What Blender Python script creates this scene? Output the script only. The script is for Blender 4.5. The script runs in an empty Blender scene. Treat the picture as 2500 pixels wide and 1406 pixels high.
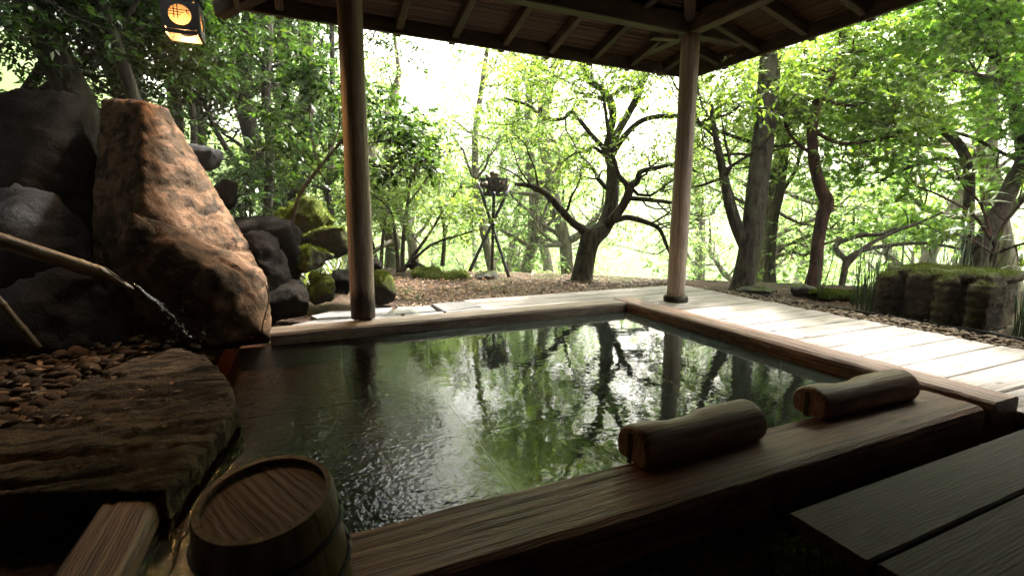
import bpy, bmesh, math, random
import numpy as np
from mathutils import Vector, Matrix, noise as mnoise
R = math.radians
rng = np.random.default_rng(11)
random.seed(5)
sc = bpy.context.scene
col = sc.collection

# ------------------------------------------------------------------ camera
F_PX, PITCH, YAW, ROLL, CAM_Z = 1171.2, R(8.93), R(23.98), -0.00504, 0.8
cam_d = bpy.data.cameras.new('camera'); cam = bpy.data.objects.new('camera', cam_d); col.objects.link(cam)
cam_d.sensor_width = 36.0; cam_d.lens = F_PX * 36.0 / 2500.0
cam_d.clip_start = 0.03; cam_d.clip_end = 600
cam.location = (0, 0, CAM_Z)
def cam_axes():
    cy, sy = math.cos(YAW), math.sin(YAW)
    fw = Vector((sy*math.cos(PITCH), cy*math.cos(PITCH), -math.sin(PITCH)))
    rt = Vector((cy, -sy, 0)); dn = fw.cross(rt)
    return (math.cos(ROLL)*rt + math.sin(ROLL)*dn, -math.sin(ROLL)*rt + math.cos(ROLL)*dn, fw)
AX = cam_axes()
cam.rotation_euler = Matrix((AX[0], -AX[1], -AX[2])).transposed().to_euler()
cam_d.dof.use_dof = True; cam_d.dof.focus_distance = 3.6; cam_d.dof.aperture_fstop = 3.5
sc.camera = cam

# ------------------------------------------------------------------ sky, sun, exposure
SUN_EL, SUN_AZ = R(55), R(62)          # azimuth measured from +Y towards +X
w = bpy.data.worlds.new('World'); sc.world = w; w.use_nodes = True
nt = w.node_tree; nt.nodes.clear()
sky = nt.nodes.new('ShaderNodeTexSky'); sky.sky_type = 'NISHITA'; sky.sun_disc = False
sky.sun_elevation = SUN_EL; sky.sun_rotation = SUN_AZ
sky.air_density = 3.0; sky.dust_density = 10.0; sky.ozone_density = 1.0
hs = nt.nodes.new('ShaderNodeHueSaturation'); hs.inputs['Saturation'].default_value = 0.35
bg = nt.nodes.new('ShaderNodeBackground'); bg.inputs[1].default_value = 0.15
wo = nt.nodes.new('ShaderNodeOutputWorld')
nt.links.new(sky.outputs[0], hs.inputs['Color']); nt.links.new(hs.outputs[0], bg.inputs[0]); nt.links.new(bg.outputs[0], wo.inputs[0])
sun_d = bpy.data.lights.new('sun', 'SUN'); sun = bpy.data.objects.new('sun', sun_d); col.objects.link(sun)
sun_d.energy = 5.0; sun_d.angle = R(4); sun_d.color = (1.0, 0.95, 0.87)
sv = Vector((math.sin(SUN_AZ)*math.cos(SUN_EL), math.cos(SUN_AZ)*math.cos(SUN_EL), math.sin(SUN_EL)))
sun.rotation_euler = (-sv).to_track_quat('-Z', 'Y').to_euler()
sun.location = sv * 40
sc.view_settings.view_transform = 'Standard'; sc.view_settings.look = 'None'
sc.view_settings.exposure = 3.15; sc.view_settings.gamma = 1.0; sc.view_settings.use_curve_mapping = False
sc.render.engine = 'CYCLES'
cy = sc.cycles
cy.max_bounces = 9; cy.diffuse_bounces = 4; cy.glossy_bounces = 3; cy.transmission_bounces = 5; cy.transparent_max_bounces = 8
cy.caustics_reflective = False; cy.caustics_refractive = False
cy.sample_clamp_indirect = 6.0
cy.use_denoising = True

# ------------------------------------------------------------------ geometry helpers
def ray(px, py):
    return AX[0]*((px-1250)/F_PX) + AX[1]*((py-703)/F_PX) + AX[2]
CAM = Vector((0, 0, CAM_Z))
def at(px, py, d): return CAM + ray(px, py)*d                       # a place at a real distance along the view axis
def at_y(px, py, Y): r = ray(px, py); return CAM + r*(Y/r.y)          # a place on the vertical plane y = Y
def at_z(px, py, z=0.0): r = ray(px, py); return CAM + r*((z-CAM_Z)/r.z)

def tag(o, label=None, cat=None, group=None, kind=None):
    if label: o['label'] = label
    if cat: o['category'] = cat
    if group: o['group'] = group
    if kind: o['kind'] = kind
    return o
def link(o, parent=None):
    col.objects.link(o)
    if parent is not None: o.parent = parent
    return o
def empty(name, loc=(0, 0, 0)):
    o = bpy.data.objects.new(name, None); o.empty_display_size = 0.1; o.location = loc
    return link(o)
def mesh_np(name, V, Fc, mat=None, smooth=False, attr=None):
    me = bpy.data.meshes.new(name)
    V = np.asarray(V, dtype=np.float32)
    if isinstance(Fc, np.ndarray):
        n, k = Fc.shape
        me.vertices.add(len(V)); me.vertices.foreach_set('co', V.ravel())
        me.loops.add(n*k); me.loops.foreach_set('vertex_index', Fc.astype(np.int32).ravel())
        me.polygons.add(n); me.polygons.foreach_set('loop_start', np.arange(0, n*k, k, dtype=np.int32))
        me.update(calc_edges=True)
    else:
        me.from_pydata([tuple(v) for v in V], [], Fc)
    if smooth: me.polygons.foreach_set('use_smooth', np.ones(len(me.polygons), dtype=bool))
    if attr is not None:
        a = me.attributes.new('var', 'FLOAT', 'FACE'); a.data.foreach_set('value', np.asarray(attr, dtype=np.float32))
    if mat: me.materials.append(mat)
    me.validate()
    return me
def obj(name, me, parent=None, loc=None, rot=None):
    o = bpy.data.objects.new(name, me)
    if loc is not None: o.location = loc
    if rot is not None: o.rotation_euler = rot
    return link(o, parent)
def set_origin(o, p):
    p = Vector(p); o.data.transform(Matrix.Translation(-p)); o.location = p
    return o

def box_me(name, sx, sy, sz, mat, ch=0.004, top_only=False):
    """box with chamfered long edges, length along local X, centred"""
    y, z = sy/2, sz/2
    sec = [(-y, -z+ch), (-y+ch, -z), (y-ch, -z), (y, -z+ch), (y, z-ch), (y-ch, z), (-y+ch, z), (-y, z-ch)]
    V, Fc = [], []
    for x in (-sx/2, sx/2):
        V += [(x, a, b) for a, b in sec]
    n = 8
    for i in range(n): Fc.append([i, (i+1) % n, n+(i+1) % n, n+i][::-1])
    Fc.append(list(range(n))); Fc.append(list(range(2*n-1, n-1, -1)))
    me = mesh_np(name, V, Fc, mat)
    bm = bmesh.new(); bm.from_mesh(me); bmesh.ops.recalc_face_normals(bm, faces=bm.faces); bm.to_mesh(me); bm.free()
    return me
def beam(name, a, b, wd, ht, mat, parent=None, ch=0.004, roll=0):
    """a squared timber from a to b (centre line)"""
    a, b = Vector(a), Vector(b); d = b-a
    me = box_me(name, d.length, wd, ht, mat, ch)
    o = bpy.data.objects.new(name, me)
    q = d.to_track_quat('X', 'Z')
    o.rotation_euler = q.to_euler(); o.location = (a+b)/2
    return link(o, parent)

def tubes(paths, sides=7):
    V, Fc = [], []
    for P, rad in paths:
        P = [Vector(p) for p in P]
        base = len(V); m = len(P)
        up = Vector((0.31, 0.87, 0.21))
        for i, p in enumerate(P):
            t = (P[min(i+1, m-1)] - P[max(i-1, 0)])
            if t.length < 1e-9: t = Vector((0, 0, 1))
            t.normalize()
            u = t.cross(up)
            if u.length < 1e-3: u = t.cross(Vector((1, 0, 0)))
            u.normalize(); v = t.cross(u); up = -v if False else up
            r = rad[i] if hasattr(rad, '__len__') else rad
            for k in range(sides):
                a = 2*math.pi*k/sides
                V.append(p + (u*math.cos(a) + v*math.sin(a))*r)
        for i in range(m-1):
            for k in range(sides):
                k2 = (k+1) % sides
                Fc.append([base+i*sides+k, base+i*sides+k2, base+(i+1)*sides+k2, base+(i+1)*sides+k])
        Fc.append([base+k for k in range(sides)][::-1]); Fc.append([base+(m-1)*sides+k for k in range(sides)])
    return V, Fc
def spline(P, n=6):
    """Catmull-Rom through rows of numbers"""
    P = [np.array(p, float) for p in P]; out = []
    for i in range(len(P)-1):
        p0, p1, p2, p3 = P[max(i-1, 0)], P[i], P[i+1], P[min(i+2, len(P)-1)]
        for k in range(n):
            t = k/n
            out.append(0.5*((2*p1) + (-p0+p2)*t + (2*p0-5*p1+4*p2-p3)*t*t + (-p0+3*p1-3*p2+p3)*t**3))
    out.append(P[-1]); return out

# ------------------------------------------------------------------ material helpers
class NT:
    def __init__(s, name):
        s.m = bpy.data.materials.new(name); s.m.use_nodes = True; s.t = s.m.node_tree; s.t.nodes.clear()
        s.out = s.t.nodes.new('ShaderNodeOutputMaterial')
    def n(s, typ, **kw):
        nd = s.t.nodes.new('ShaderNode'+typ)
        for k, v in kw.items():
            if k.startswith('_'): setattr(nd, k[1:], v)
            else:
                key = int(k[1:]) if k[0] == 'i' and k[1:].isdigit() else k.replace('__', ' ')
                inp = nd.inputs[key]
                if isinstance(v, bpy.types.NodeSocket): s.t.links.new(v, inp)
                else: inp.default_value = v
        return nd
    def l(s, a, b): s.t.links.new(a, b)
    def ramp(s, fac, stops):
        nd = s.t.nodes.new('ShaderNodeValToRGB'); s.l(fac, nd.inputs[0])
        e = nd.color_ramp.elements
        while len(e) < len(stops): e.new(0.5)
        for el, (p, c) in zip(e, stops):
            el.position = p; el.color = (*c, 1) if len(c) == 3 else c
        return nd.outputs[0]
    def mix(s, f, a, b, mode='MIX'):
        nd = s.t.nodes.new('ShaderNodeMix'); nd.data_type = 'RGBA'; nd.blend_type = mode
        for v, i in ((f, 0), (a, 6), (b, 7)):
            if isinstance(v, bpy.types.NodeSocket): s.l(v, nd.inputs[i])
            else: nd.inputs[i].default_value = v if i == 0 else (*v, 1)
        return nd.outputs[2]
    def math(s, op, a, b=0.0, clamp=False):
        nd = s.t.nodes.new('ShaderNodeMath'); nd.operation = op; nd.use_clamp = clamp
        for v, i in ((a, 0), (b, 1)):
            if isinstance(v, bpy.types.NodeSocket): s.l(v, nd.inputs[i])
            else: nd.inputs[i].default_value = v
        return nd.outputs[0]
    def coords(s, kind='Object', scale=(1, 1, 1), rnd=True):
        tc = s.n('TexCoord'); v = tc.outputs[kind]
        if rnd:
            oi = s.n('ObjectInfo'); cx = s.n('CombineXYZ')
            for i in range(3): s.l(s.math('MULTIPLY', oi.outputs['Random'], 17.0+9*i), cx.inputs[i])
            v = s.n('VectorMath', _operation='ADD', i0=v, i1=cx.outputs[0]).outputs[0]
        mp = s.n('Mapping', Vector=v, Scale=scale)
        return mp.outputs[0]
    def noise(s, vec, scale=5, detail=4, rough=0.55, dist=0.0):
        return s.n('TexNoise', Vector=vec, Scale=scale, Detail=detail, Roughness=rough, Distortion=dist).outputs[0]
    def bsdf(s, colr, rough, bump=None, bstr=0.3, bdist=0.01, spec=0.4, **kw):
        p = s.n('BsdfPrincipled')
        for v, k in ((colr, 'Base Color'), (rough, 'Roughness'), (spec, 'Specular IOR Level')):
            if isinstance(v, bpy.types.NodeSocket): s.l(v, p.inputs[k])
            else: p.inputs[k].default_value = (*v, 1) if k == 'Base Color' else v
        if bump is not None:
            b = s.n('Bump', Strength=bstr, Distance=bdist, Height=bump); s.l(b.outputs[0], p.inputs['Normal'])
        s.l(p.outputs[0], s.out.inputs[0]); return p

def wood(name, c_dark, c_light, grain=26, rough=0.62, knots=0.5, bump=0.35, wet=None, spec=0.35, blotch=0.35, axis='X', crack=0.8):
    m = NT(name)
    def sc3(al, ac): return (al, ac, ac) if axis == 'X' else (ac, ac, al)
    v = m.coords('Object', (1.0, 1.0, 1.0))
    lo = m.n('Mapping', Vector=v, Scale=sc3(1.3, grain)).outputs[0]
    warp = m.n('TexNoise', Vector=m.n('Mapping', Vector=v, Scale=sc3(1.6, 7)).outputs[0], Scale=1.0, Detail=3.0).outputs[1]
    wv = m.n('VectorMath', _operation='ADD', i0=lo, i1=m.n('VectorMath', _operation='SCALE', i0=warp, Scale=2.2).outputs[0]).outputs[0]
    g1 = m.noise(wv, 1.0, 5, 0.6, 0.4)
    g2 = m.noise(m.n('Mapping', Vector=v, Scale=sc3(4, grain*5)).outputs[0], 1.0, 3, 0.7)
    ring = m.n('TexWave', _wave_type='BANDS', _bands_direction='Y', Vector=m.n('Mapping', Vector=v, Scale=sc3(0.35, 1)).outputs[0], Scale=grain*0.6, Distortion=9.0, Detail=2.0, **{'Detail__Scale': 0.7}).outputs[1]
    f = m.math('ADD', m.math('MULTIPLY', g1, 0.62), m.math('ADD', m.math('MULTIPLY', g2, 0.22), m.math('MULTIPLY', ring, 0.10)))
    c = m.ramp(f, [(0.36, c_dark), (0.56, c_light)])
    big = m.noise(v, 3.1, 4, 0.6)
    c = m.mix(m.math('MULTIPLY', m.ramp(big, [(0.40, (0, 0, 0)), (0.68, (1, 1, 1))]), blotch), c, tuple(x*0.5 for x in c_dark))
    if knots:
        vo = m.n('TexVoronoi', _voronoi_dimensions='2D', Vector=m.n('Mapping', Vector=v, Scale=sc3(1.9, 6.5)).outputs[0], Scale=1.0, Randomness=1.0).outputs[0]
        k = m.ramp(vo, [(0.03, (1, 1, 1)), (0.09, (0, 0, 0))])
        c = m.mix(m.math('MULTIPLY', k, knots), c, tuple(x*0.25 for x in c_dark))
    ck = m.noise(m.n('Mapping', Vector=v, Scale=sc3(1.1, 46)).outputs[0], 1.0, 3, 0.55, 0.6)
    ckf = m.ramp(ck, [(0.30, (0.85, 0.85, 0.85)), (0.37, (0, 0, 0))])
    c = m.mix(m.math('MULTIPLY', ckf, crack), c, tuple(x*0.22 for x in c_dark))
    f = m.math('SUBTRACT', f, m.math('MULTIPLY', ckf, 0.35*crack))
    oi = m.n('ObjectInfo')
    c = m.mix(1.0, c, m.ramp(oi.outputs['Random'], [(0, (0.78, 0.78, 0.78)), (1, (1.0, 1.0, 1.0))]), 'MULTIPLY')
    if wet:
        zz = m.n('SeparateXYZ', Vector=m.n('TexCoord').outputs['Object']).outputs[2]
        nz = m.noise(m.n('Mapping', Vector=v, Scale=(22, 22, 2.2)).outputs[0], 1, 4)
        edge = m.math('ADD', zz, m.math('MULTIPLY', m.math('SUBTRACT', nz, 0.5), wet[1]))
        k = m.n('MapRange', Value=edge, i1=wet[0]-0.03, i2=wet[0]+0.05, i3=1.0, i4=0.0).outputs[0]
        c = m.mix(m.math('MULTIPLY', k, 0.9), c, (0.018, 0.014, 0.011))
    m.bsdf(c, rough, f, bump, 0.010, spec)
    return m.m

def rockmat(name, c1, c2, moss=0.0, wet=0.0, scale=4.0, mosscol=((0.012, 0.022, 0.003), (0.085, 0.105, 0.010)), rough=0.85, bump=0.6, streak=None, rnd=False, spec0=0.12):
    m = NT(name)
    v = m.coords('Object')
    n1 = m.noise(v, scale, 8, 0.62); n2 = m.noise(v, scale*9, 5, 0.7); n3 = m.noise(v, scale*0.6, 3)
    f = m.math('ADD', m.math('MULTIPLY', n1, 0.6), m.math('MULTIPLY', n2, 0.4))
    c = m.ramp(f, [(0.34, c1), (0.66, c2)])
    c = m.mix(m.ramp(n3, [(0.45, (0, 0, 0)), (0.7, (0.7, 0.7, 0.7))]), c, tuple(0.45*x for x in c1))
    if streak:
        sv_ = m.n('Mapping', Vector=v, Scale=streak[0], Rotation=streak[1]).outputs[0]
        sn = m.noise(sv_, 1.0, 4, 0.6, 0.5)
        c = m.mix(m.ramp(sn, [(0.44, (0.8, 0.8, 0.8)), (0.56, (0, 0, 0))]), c, streak[2])
    if rnd:
        oi = m.n('ObjectInfo'); c = m.mix(1.0, c, m.ramp(oi.outputs['Random'], [(0, (0.30, 0.27, 0.25)), (0.5, (0.75, 0.62, 0.5)), (0.8, (0.7, 0.72, 0.72)), (1, (1.25, 1.05, 0.85))]), 'MULTIPLY')
    if moss > 0:
        g = m.n('NewGeometry'); nz = m.n('SeparateXYZ', Vector=g.outputs['Normal']).outputs[2]
        mf = m.math('ADD', m.math('MULTIPLY', nz, 0.6), m.math('ADD', m.math('MULTIPLY', n1, 1.5), -1.15+moss))
        mf = m.ramp(mf, [(0.0, (0, 0, 0)), (0.35, (1, 1, 1))])
        mc = m.ramp(m.noise(v, scale*12, 4, 0.7), [(0.3, mosscol[0]), (0.7, mosscol[1])])
        c = m.mix(mf, c, mc)
    m.bsdf(c, rough - 0.55*wet, m.math('ADD', f, m.math('MULTIPLY', n2, 0.4)), bump, 0.03, spec0 + 0.4*wet)
    return m.m

def leafmat(name, c1, c2, trans, tmix=0.45, gloss=0.06, rough=0.4):
    m = NT(name)
    a = m.n('Attribute', _attribute_name='var').outputs['Fac']
    c = m.ramp(a, [(0.0, tuple(0.6*x for x in c1)), (0.85, c2), (1.0, tuple(min(1, x*1.2) for x in c2))])
    tc = m.ramp(a, [(0.0, tuple(0.30*x for x in trans)), (0.55, tuple(0.62*x for x in trans)), (0.9, trans), (1.0, (min(1, trans[0]*1.5), min(1, trans[1]*1.05), trans[2]))])
    d = m.n('BsdfDiffuse', Color=c); t = m.n('BsdfTranslucent', Color=tc); g = m.n('BsdfGlossy', Color=(1, 1, 1, 1), Roughness=rough)
    mx = m.n('MixShader', i0=tmix, i1=d.outputs[0], i2=t.outputs[0])
    fr = m.n('Fresnel', IOR=1.4)
    fac = m.math('MULTIPLY', fr.outputs[0], gloss*10, True)
    mx2 = m.n('MixShader', i0=fac, i1=mx.outputs[0], i2=g.outputs[0])
    m.l(mx2.outputs[0], m.out.inputs[0]); return m.m
def barkmat(name, c1, c2, sc_=14, vert=0.18, lichen=None, bump=0.9):
    m = NT(name); v = m.coords('Object')
    s = m.n('Mapping', Vector=v, Scale=(sc_, sc_, sc_*vert)).outputs[0]
    n = m.noise(s, 1.6, 6, 0.65, 0.3); n2 = m.noise(v, 5, 4)
    c = m.ramp(n, [(0.36, c1), (0.64, c2)])
    if lichen: c = m.mix(m.ramp(n2, [(0.55, (0, 0, 0)), (0.68, (0.8, 0.8, 0.8))]), c, lichen)
    m.bsdf(c, 0.9, n, bump, 0.03, 0.2); return m.m
def plain(name, c, rough=0.6, metal=0.0, spec=0.4, nscale=20, var=0.35, bump=0.2):
    m = NT(name); n = m.noise(m.coords('Object'), nscale, 5, 0.6)
    cc = m.ramp(n, [(0.3, tuple(x*(1-var) for x in c)), (0.7, tuple(min(1, x*(1+var)) for x in c))])
    p = m.bsdf(cc, rough, n, bump, 0.004, spec); p.inputs['Metallic'].default_value = metal
    return m.m

M = {}
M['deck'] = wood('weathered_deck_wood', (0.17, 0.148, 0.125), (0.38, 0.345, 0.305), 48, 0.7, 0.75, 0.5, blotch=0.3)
M['deck_shaded'] = wood('shaded_deck_wood', (0.014, 0.010, 0.007), (0.050, 0.036, 0.026), 48, 0.65, 0.6, 0.5, blotch=0.4)  # darker copy of the deck wood, near-end shade put into the colour
M['curb'] = wood('brown_curb_wood', (0.075, 0.028, 0.014), (0.27, 0.130, 0.072), 60, 0.5, 0.5, 0.7, spec=0.4)
M['curb_far'] = wood('pale_curb_wood', (0.17, 0.115, 0.08), (0.40, 0.32, 0.245), 55, 0.55, 0.4, 0.5)
M['post'] = wood('pale_post_wood', (0.28, 0.215, 0.17), (0.50, 0.41, 0.345), 34, 0.6, 0.15, 0.35, blotch=0.2, axis='Z')
M['post_wet'] = wood('stained_post_wood', (0.32, 0.24, 0.18), (0.56, 0.45, 0.36), 34, 0.6, 0.15, 0.35, wet=(0.17, 0.42), blotch=0.2, axis='Z')
M['roofwood'] = wood('dark_roof_wood', (0.040, 0.026, 0.017), (0.115, 0.080, 0.055), 24, 0.65, 0.2, 0.3)
M['pillow'] = wood('headrest_wood', (0.11, 0.052, 0.028), (0.28, 0.155, 0.09), 30, 0.48, 0.1, 0.3, spec=0.4, blotch=0.15)
M['tub'] = wood('tub_board_wood', (0.10, 0.048, 0.028), (0.23, 0.13, 0.08), 36, 0.55, 0.2, 0.4)
M['stave'] = wood('tub_stave_wood', (0.11, 0.070, 0.034), (0.24, 0.165, 0.082), 16, 0.5, 0.1, 0.3, axis='Z')
M['darkwood'] = plain('dark_stained_wood', (0.012, 0.008, 0.006), 0.6)
M['iron'] = plain('dark_iron', (0.035, 0.033, 0.034), 0.5, 0.4)
M['steel'] = plain('worn_steel_strap', (0.075, 0.072, 0.076), 0.5, 0.5)
M['firewood'] = plain('firewood_log', (0.13, 0.095, 0.065), 0.8)
M['blackplastic'] = plain('black_edging', (0.012, 0.013, 0.014), 0.5)
M['rock_dark'] = rockmat('dark_rock', (0.003, 0.0027, 0.0024), (0.012, 0.010, 0.008), 0.0, spec0=0.02)
M['rock_wet'] = rockmat('wet_dark_rock', (0.004, 0.004, 0.004), (0.012, 0.011, 0.011), 0.0, wet=0.30, spec0=0.0)
M['pad'] = rockmat('post_pad_stone', (0.035, 0.030, 0.026), (0.13, 0.115, 0.10), 0.0, scale=9)
M['rock_grey'] = rockmat('grey_rock', (0.05, 0.047, 0.042), (0.16, 0.15, 0.135), 0.12)
M['rock_moss'] = rockmat('mossy_rock', (0.012, 0.011, 0.009), (0.045, 0.040, 0.030), 0.36)
M['moss'] = rockmat('moss_cushion', (0.03, 0.03, 0.01), (0.07, 0.07, 0.015), 0.62)
M['boulder'] = rockmat('ochre_boulder', (0.010, 0.006, 0.003), (0.056, 0.032, 0.0125), 0.0, scale=3.2, bump=0.9,
                       streak=((7, 3, 9), (0.3, 0.8, 0.2), (0.10, 0.055, 0.03)))
M['slab'] = rockmat('brown_slab', (0.050, 0.034, 0.021), (0.19, 0.13, 0.08), 0.0, scale=5, bump=1.0,
                    streak=((3, 26, 20), (0, 0, R(18)), (0.018, 0.012, 0.008)))
M['stone_block'] = rockmat('mossy_carved_stone', (0.020, 0.016, 0.009), (0.105, 0.084, 0.046), 0.15, scale=7, bump=1.0)
M['paver'] = rockmat('slate_paver', (0.04, 0.039, 0.038), (0.105, 0.10, 0.098), 0.0, wet=0.55, scale=6, bump=0.25)
M['pebble'] = rockmat('river_pebble', (0.10, 0.075, 0.052), (0.30, 0.24, 0.18), 0.0, scale=11, bump=0.2)
M['pebble_brown'] = rockmat('brown_pebble', (0.060, 0.038, 0.024), (0.18, 0.12, 0.075), 0.0, scale=11, bump=0.2, rnd=True)
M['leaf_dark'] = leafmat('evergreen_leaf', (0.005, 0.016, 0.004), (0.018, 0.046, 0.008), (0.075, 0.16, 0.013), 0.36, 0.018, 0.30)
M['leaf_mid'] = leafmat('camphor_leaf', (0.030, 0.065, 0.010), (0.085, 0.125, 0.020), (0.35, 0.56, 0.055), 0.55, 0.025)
M['leaf_maple'] = leafmat('maple_leaf', (0.030, 0.080, 0.010), (0.075, 0.15, 0.018), (0.40, 0.74, 0.06), 0.58, 0.02, 0.5)
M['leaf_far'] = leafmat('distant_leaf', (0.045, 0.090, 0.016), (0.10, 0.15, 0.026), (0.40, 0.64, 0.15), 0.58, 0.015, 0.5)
M['leaf_rhodo'] = leafmat('rhododendron_leaf', (0.05, 0.10, 0.014), (0.10, 0.15, 0.024), (0.34, 0.5, 0.05), 0.42, 0.06, 0.35)
M['grass'] = leafmat('fern_blade', (0.035, 0.075, 0.012), (0.10, 0.14, 0.03), (0.30, 0.42, 0.06), 0.4, 0.05)
M['horsetail'] = leafmat('horsetail_stem', (0.018, 0.06, 0.014), (0.045, 0.11, 0.025), (0.1, 0.2, 0.03), 0.2, 0.05)
M['tuft'] = leafmat('moss_tuft', (0.016, 0.028, 0.004), (0.075, 0.095, 0.012), (0.16, 0.22, 0.02), 0.35, 0.0)
M['litter'] = leafmat('fallen_leaf', (0.06, 0.030, 0.015), (0.26, 0.15, 0.075), (0.2, 0.11, 0.05), 0.25, 0.03)
M['bark_oak'] = barkmat('furrowed_bark', (0.012, 0.010, 0.008), (0.075, 0.060, 0.042), 16, 0.13, (0.06, 0.066, 0.034))
M['bark_dark'] = barkmat('dark_bark', (0.012, 0.010, 0.008), (0.055, 0.045, 0.035), 14, 0.2, (0.05, 0.055, 0.03))
M['bark_red'] = barkmat('reddish_bark', (0.016, 0.008, 0.006), (0.075, 0.038, 0.024), 12, 0.4)
M['bark_maple'] = barkmat('maple_bark', (0.018, 0.013, 0.009), (0.075, 0.056, 0.038), 12, 0.4, (0.07, 0.07, 0.045))
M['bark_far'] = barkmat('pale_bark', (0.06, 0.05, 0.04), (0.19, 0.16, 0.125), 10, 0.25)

# ================================================================== THE SETTING
Z_T, Z_N, Z_W = 0.07, 0.05, -0.008          # top of far/right curb, top of near curb, water level (deck top = 0)
def smooth(a, b, x):
    t = np.clip((x-a)/(b-a), 0, 1); return t*t*(3-2*t)
def fbm2(x, y, s=1.0):
    return (np.sin(x*1.7*s+1.3)*np.cos(y*1.3*s-.7) + .5*np.sin(x*3.9*s+y*2.3*s) + .25*np.cos(x*8.1*s-y*6.7*s+2))/1.75
def terrain(x, y):
    x = np.asarray(x, float); y = np.asarray(y, float)
    g = 0.62*x + 0.78*y - 6.25
    z = -0.035 + 0*x
    hill = smooth(1.1, -3.5, x)*smooth(3.6, 6.2, y)
    z = z + 1.15*hill + np.clip(-x-2.0, 0, 30)*0.22*smooth(3.0, 6.0, y) + np.clip(-x-3.2, 0, 20)*0.25
    gd = np.clip(g, 0, 1e9)
    drop = -0.42*np.clip(gd, 0, 22)*smooth(0, 1.4, gd) + 0.30*np.clip(gd-30, 0, 60)
    z = z + drop*smooth(-1.5, 1.2, x)
    far = np.clip(y-9, 0, 60)*0.12*smooth(1.0, -4.0, x)
    z = z + far
    z = z + 0.05*fbm2(x, y, 1.5)*smooth(0.3, 2.0, np.maximum(gd, np.maximum(y-4.3, -x-0.6)))
    return z
# ground sheet with a finer middle; the pool basin and the deck lie above a pit cut into it
xs = np.unique(np.concatenate([np.linspace(-130, -8, 40), np.linspace(-8, 10, 150), np.linspace(10, 150, 46)]))
ys = np.unique(np.concatenate([np.linspace(-60, -2, 16), np.linspace(-2, 12, 130), np.linspace(12, 160, 48)]))
gx, gy = np.meshgrid(xs, ys); gz = terrain(gx, gy)
pit = (gx > -0.42) & (gx < 2.62) & (gy > 1.0) & (gy < 3.32)
gz = np.where(pit, -0.85, gz)
under = (gx > 1.1) & (gx < 3.95) & (gy > -2) & (gy < 4.2) & ~pit
gz = np.where(under, -0.11, gz)
gap = (gx > -0.2) & (gx <= 1.25) & (gy < 0.83)
gz = np.where(gap, -0.12, gz)
nx, ny = len(xs), len(ys)
idx = np.arange(nx*ny).reshape(ny, nx)
quads = np.stack([idx[:-1, :-1], idx[:-1, 1:], idx[1:, 1:], idx[1:, :-1]], -1).reshape(-1, 4)
m = NT('forest_floor'); v = m.n('TexCoord').outputs['Object']
n1 = m.noise(v, 1.1, 5); n2 = m.noise(v, 26, 6, 0.7); n3 = m.noise(v, 90, 3, 0.7)
c = m.ramp(n2, [(0.33, (0.020, 0.013, 0.009)), (0.52, (0.060, 0.038, 0.026)), (0.72, (0.125, 0.085, 0.06))])
c = m.mix(m.ramp(n1, [(0.48, (0, 0, 0)), (0.64, (0.75, 0.75, 0.75))]), c, (0.045, 0.060, 0.014))
ps = m.n('SeparateXYZ', Vector=m.n('NewGeometry').outputs['Position'])
gg_ = m.math('ADD', m.math('ADD', m.math('MULTIPLY', ps.outputs[0], 0.62), m.math('MULTIPLY', ps.outputs[1], 0.78)), m.math('MULTIPLY', n1, 1.2))
c = m.mix(m.n('MapRange', Value=gg_, i1=6.9, i2=8.0).outputs[0], c, m.ramp(n2, [(0.35, (0.022, 0.045, 0.008)), (0.7, (0.075, 0.11, 0.02))]))   # low ground cover down the ravine
m.bsdf(c, 0.95, m.math('ADD', n2, m.math('MULTIPLY', n3, 0.5)), 0.9, 0.03, 0.15)
M['ground'] = m.m
ground = obj('ground', mesh_np('ground', np.stack([gx, gy, gz], -1).reshape(-1, 3), quads, M['ground'], True))
tag(ground, 'leaf covered forest floor falling away into a ravine behind the deck', kind='structure')

# ------------------------------------------------------------------ pool basin and curbs
pool = empty('bathing_pool', (1.05, 2.15, 0))
tag(pool, 'rectangular sunken hot spring pool with heavy wooden curb', 'pool')
m = NT('basin_floor'); v = m.n('NewGeometry').outputs['Position']
n1 = m.noise(v, 3.0, 6, 0.6); xx = m.n('SeparateXYZ', Vector=v).outputs[0]
c = m.ramp(n1, [(0.3, (0.022, 0.029, 0.024)), (0.7, (0.042, 0.052, 0.044))])
red = m.ramp(n1, [(0.3, (0.020, 0.007, 0.003)), (0.7, (0.075, 0.026, 0.009))])
k = m.n('MapRange', Value=m.math('ADD', xx, m.math('MULTIPLY', n1, 0.5)), i1=0.45, i2=0.80, i3=1.0, i4=0.0).outputs[0]
m.bsdf(m.mix(k, c, red), 0.8, n1, 0.3, 0.02, 0.2); M['basin'] = m.m
def child(o):                                   # keep world placement under the empty
    o.matrix_parent_inverse = Matrix.Translation(-o.parent.location); return o
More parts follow.
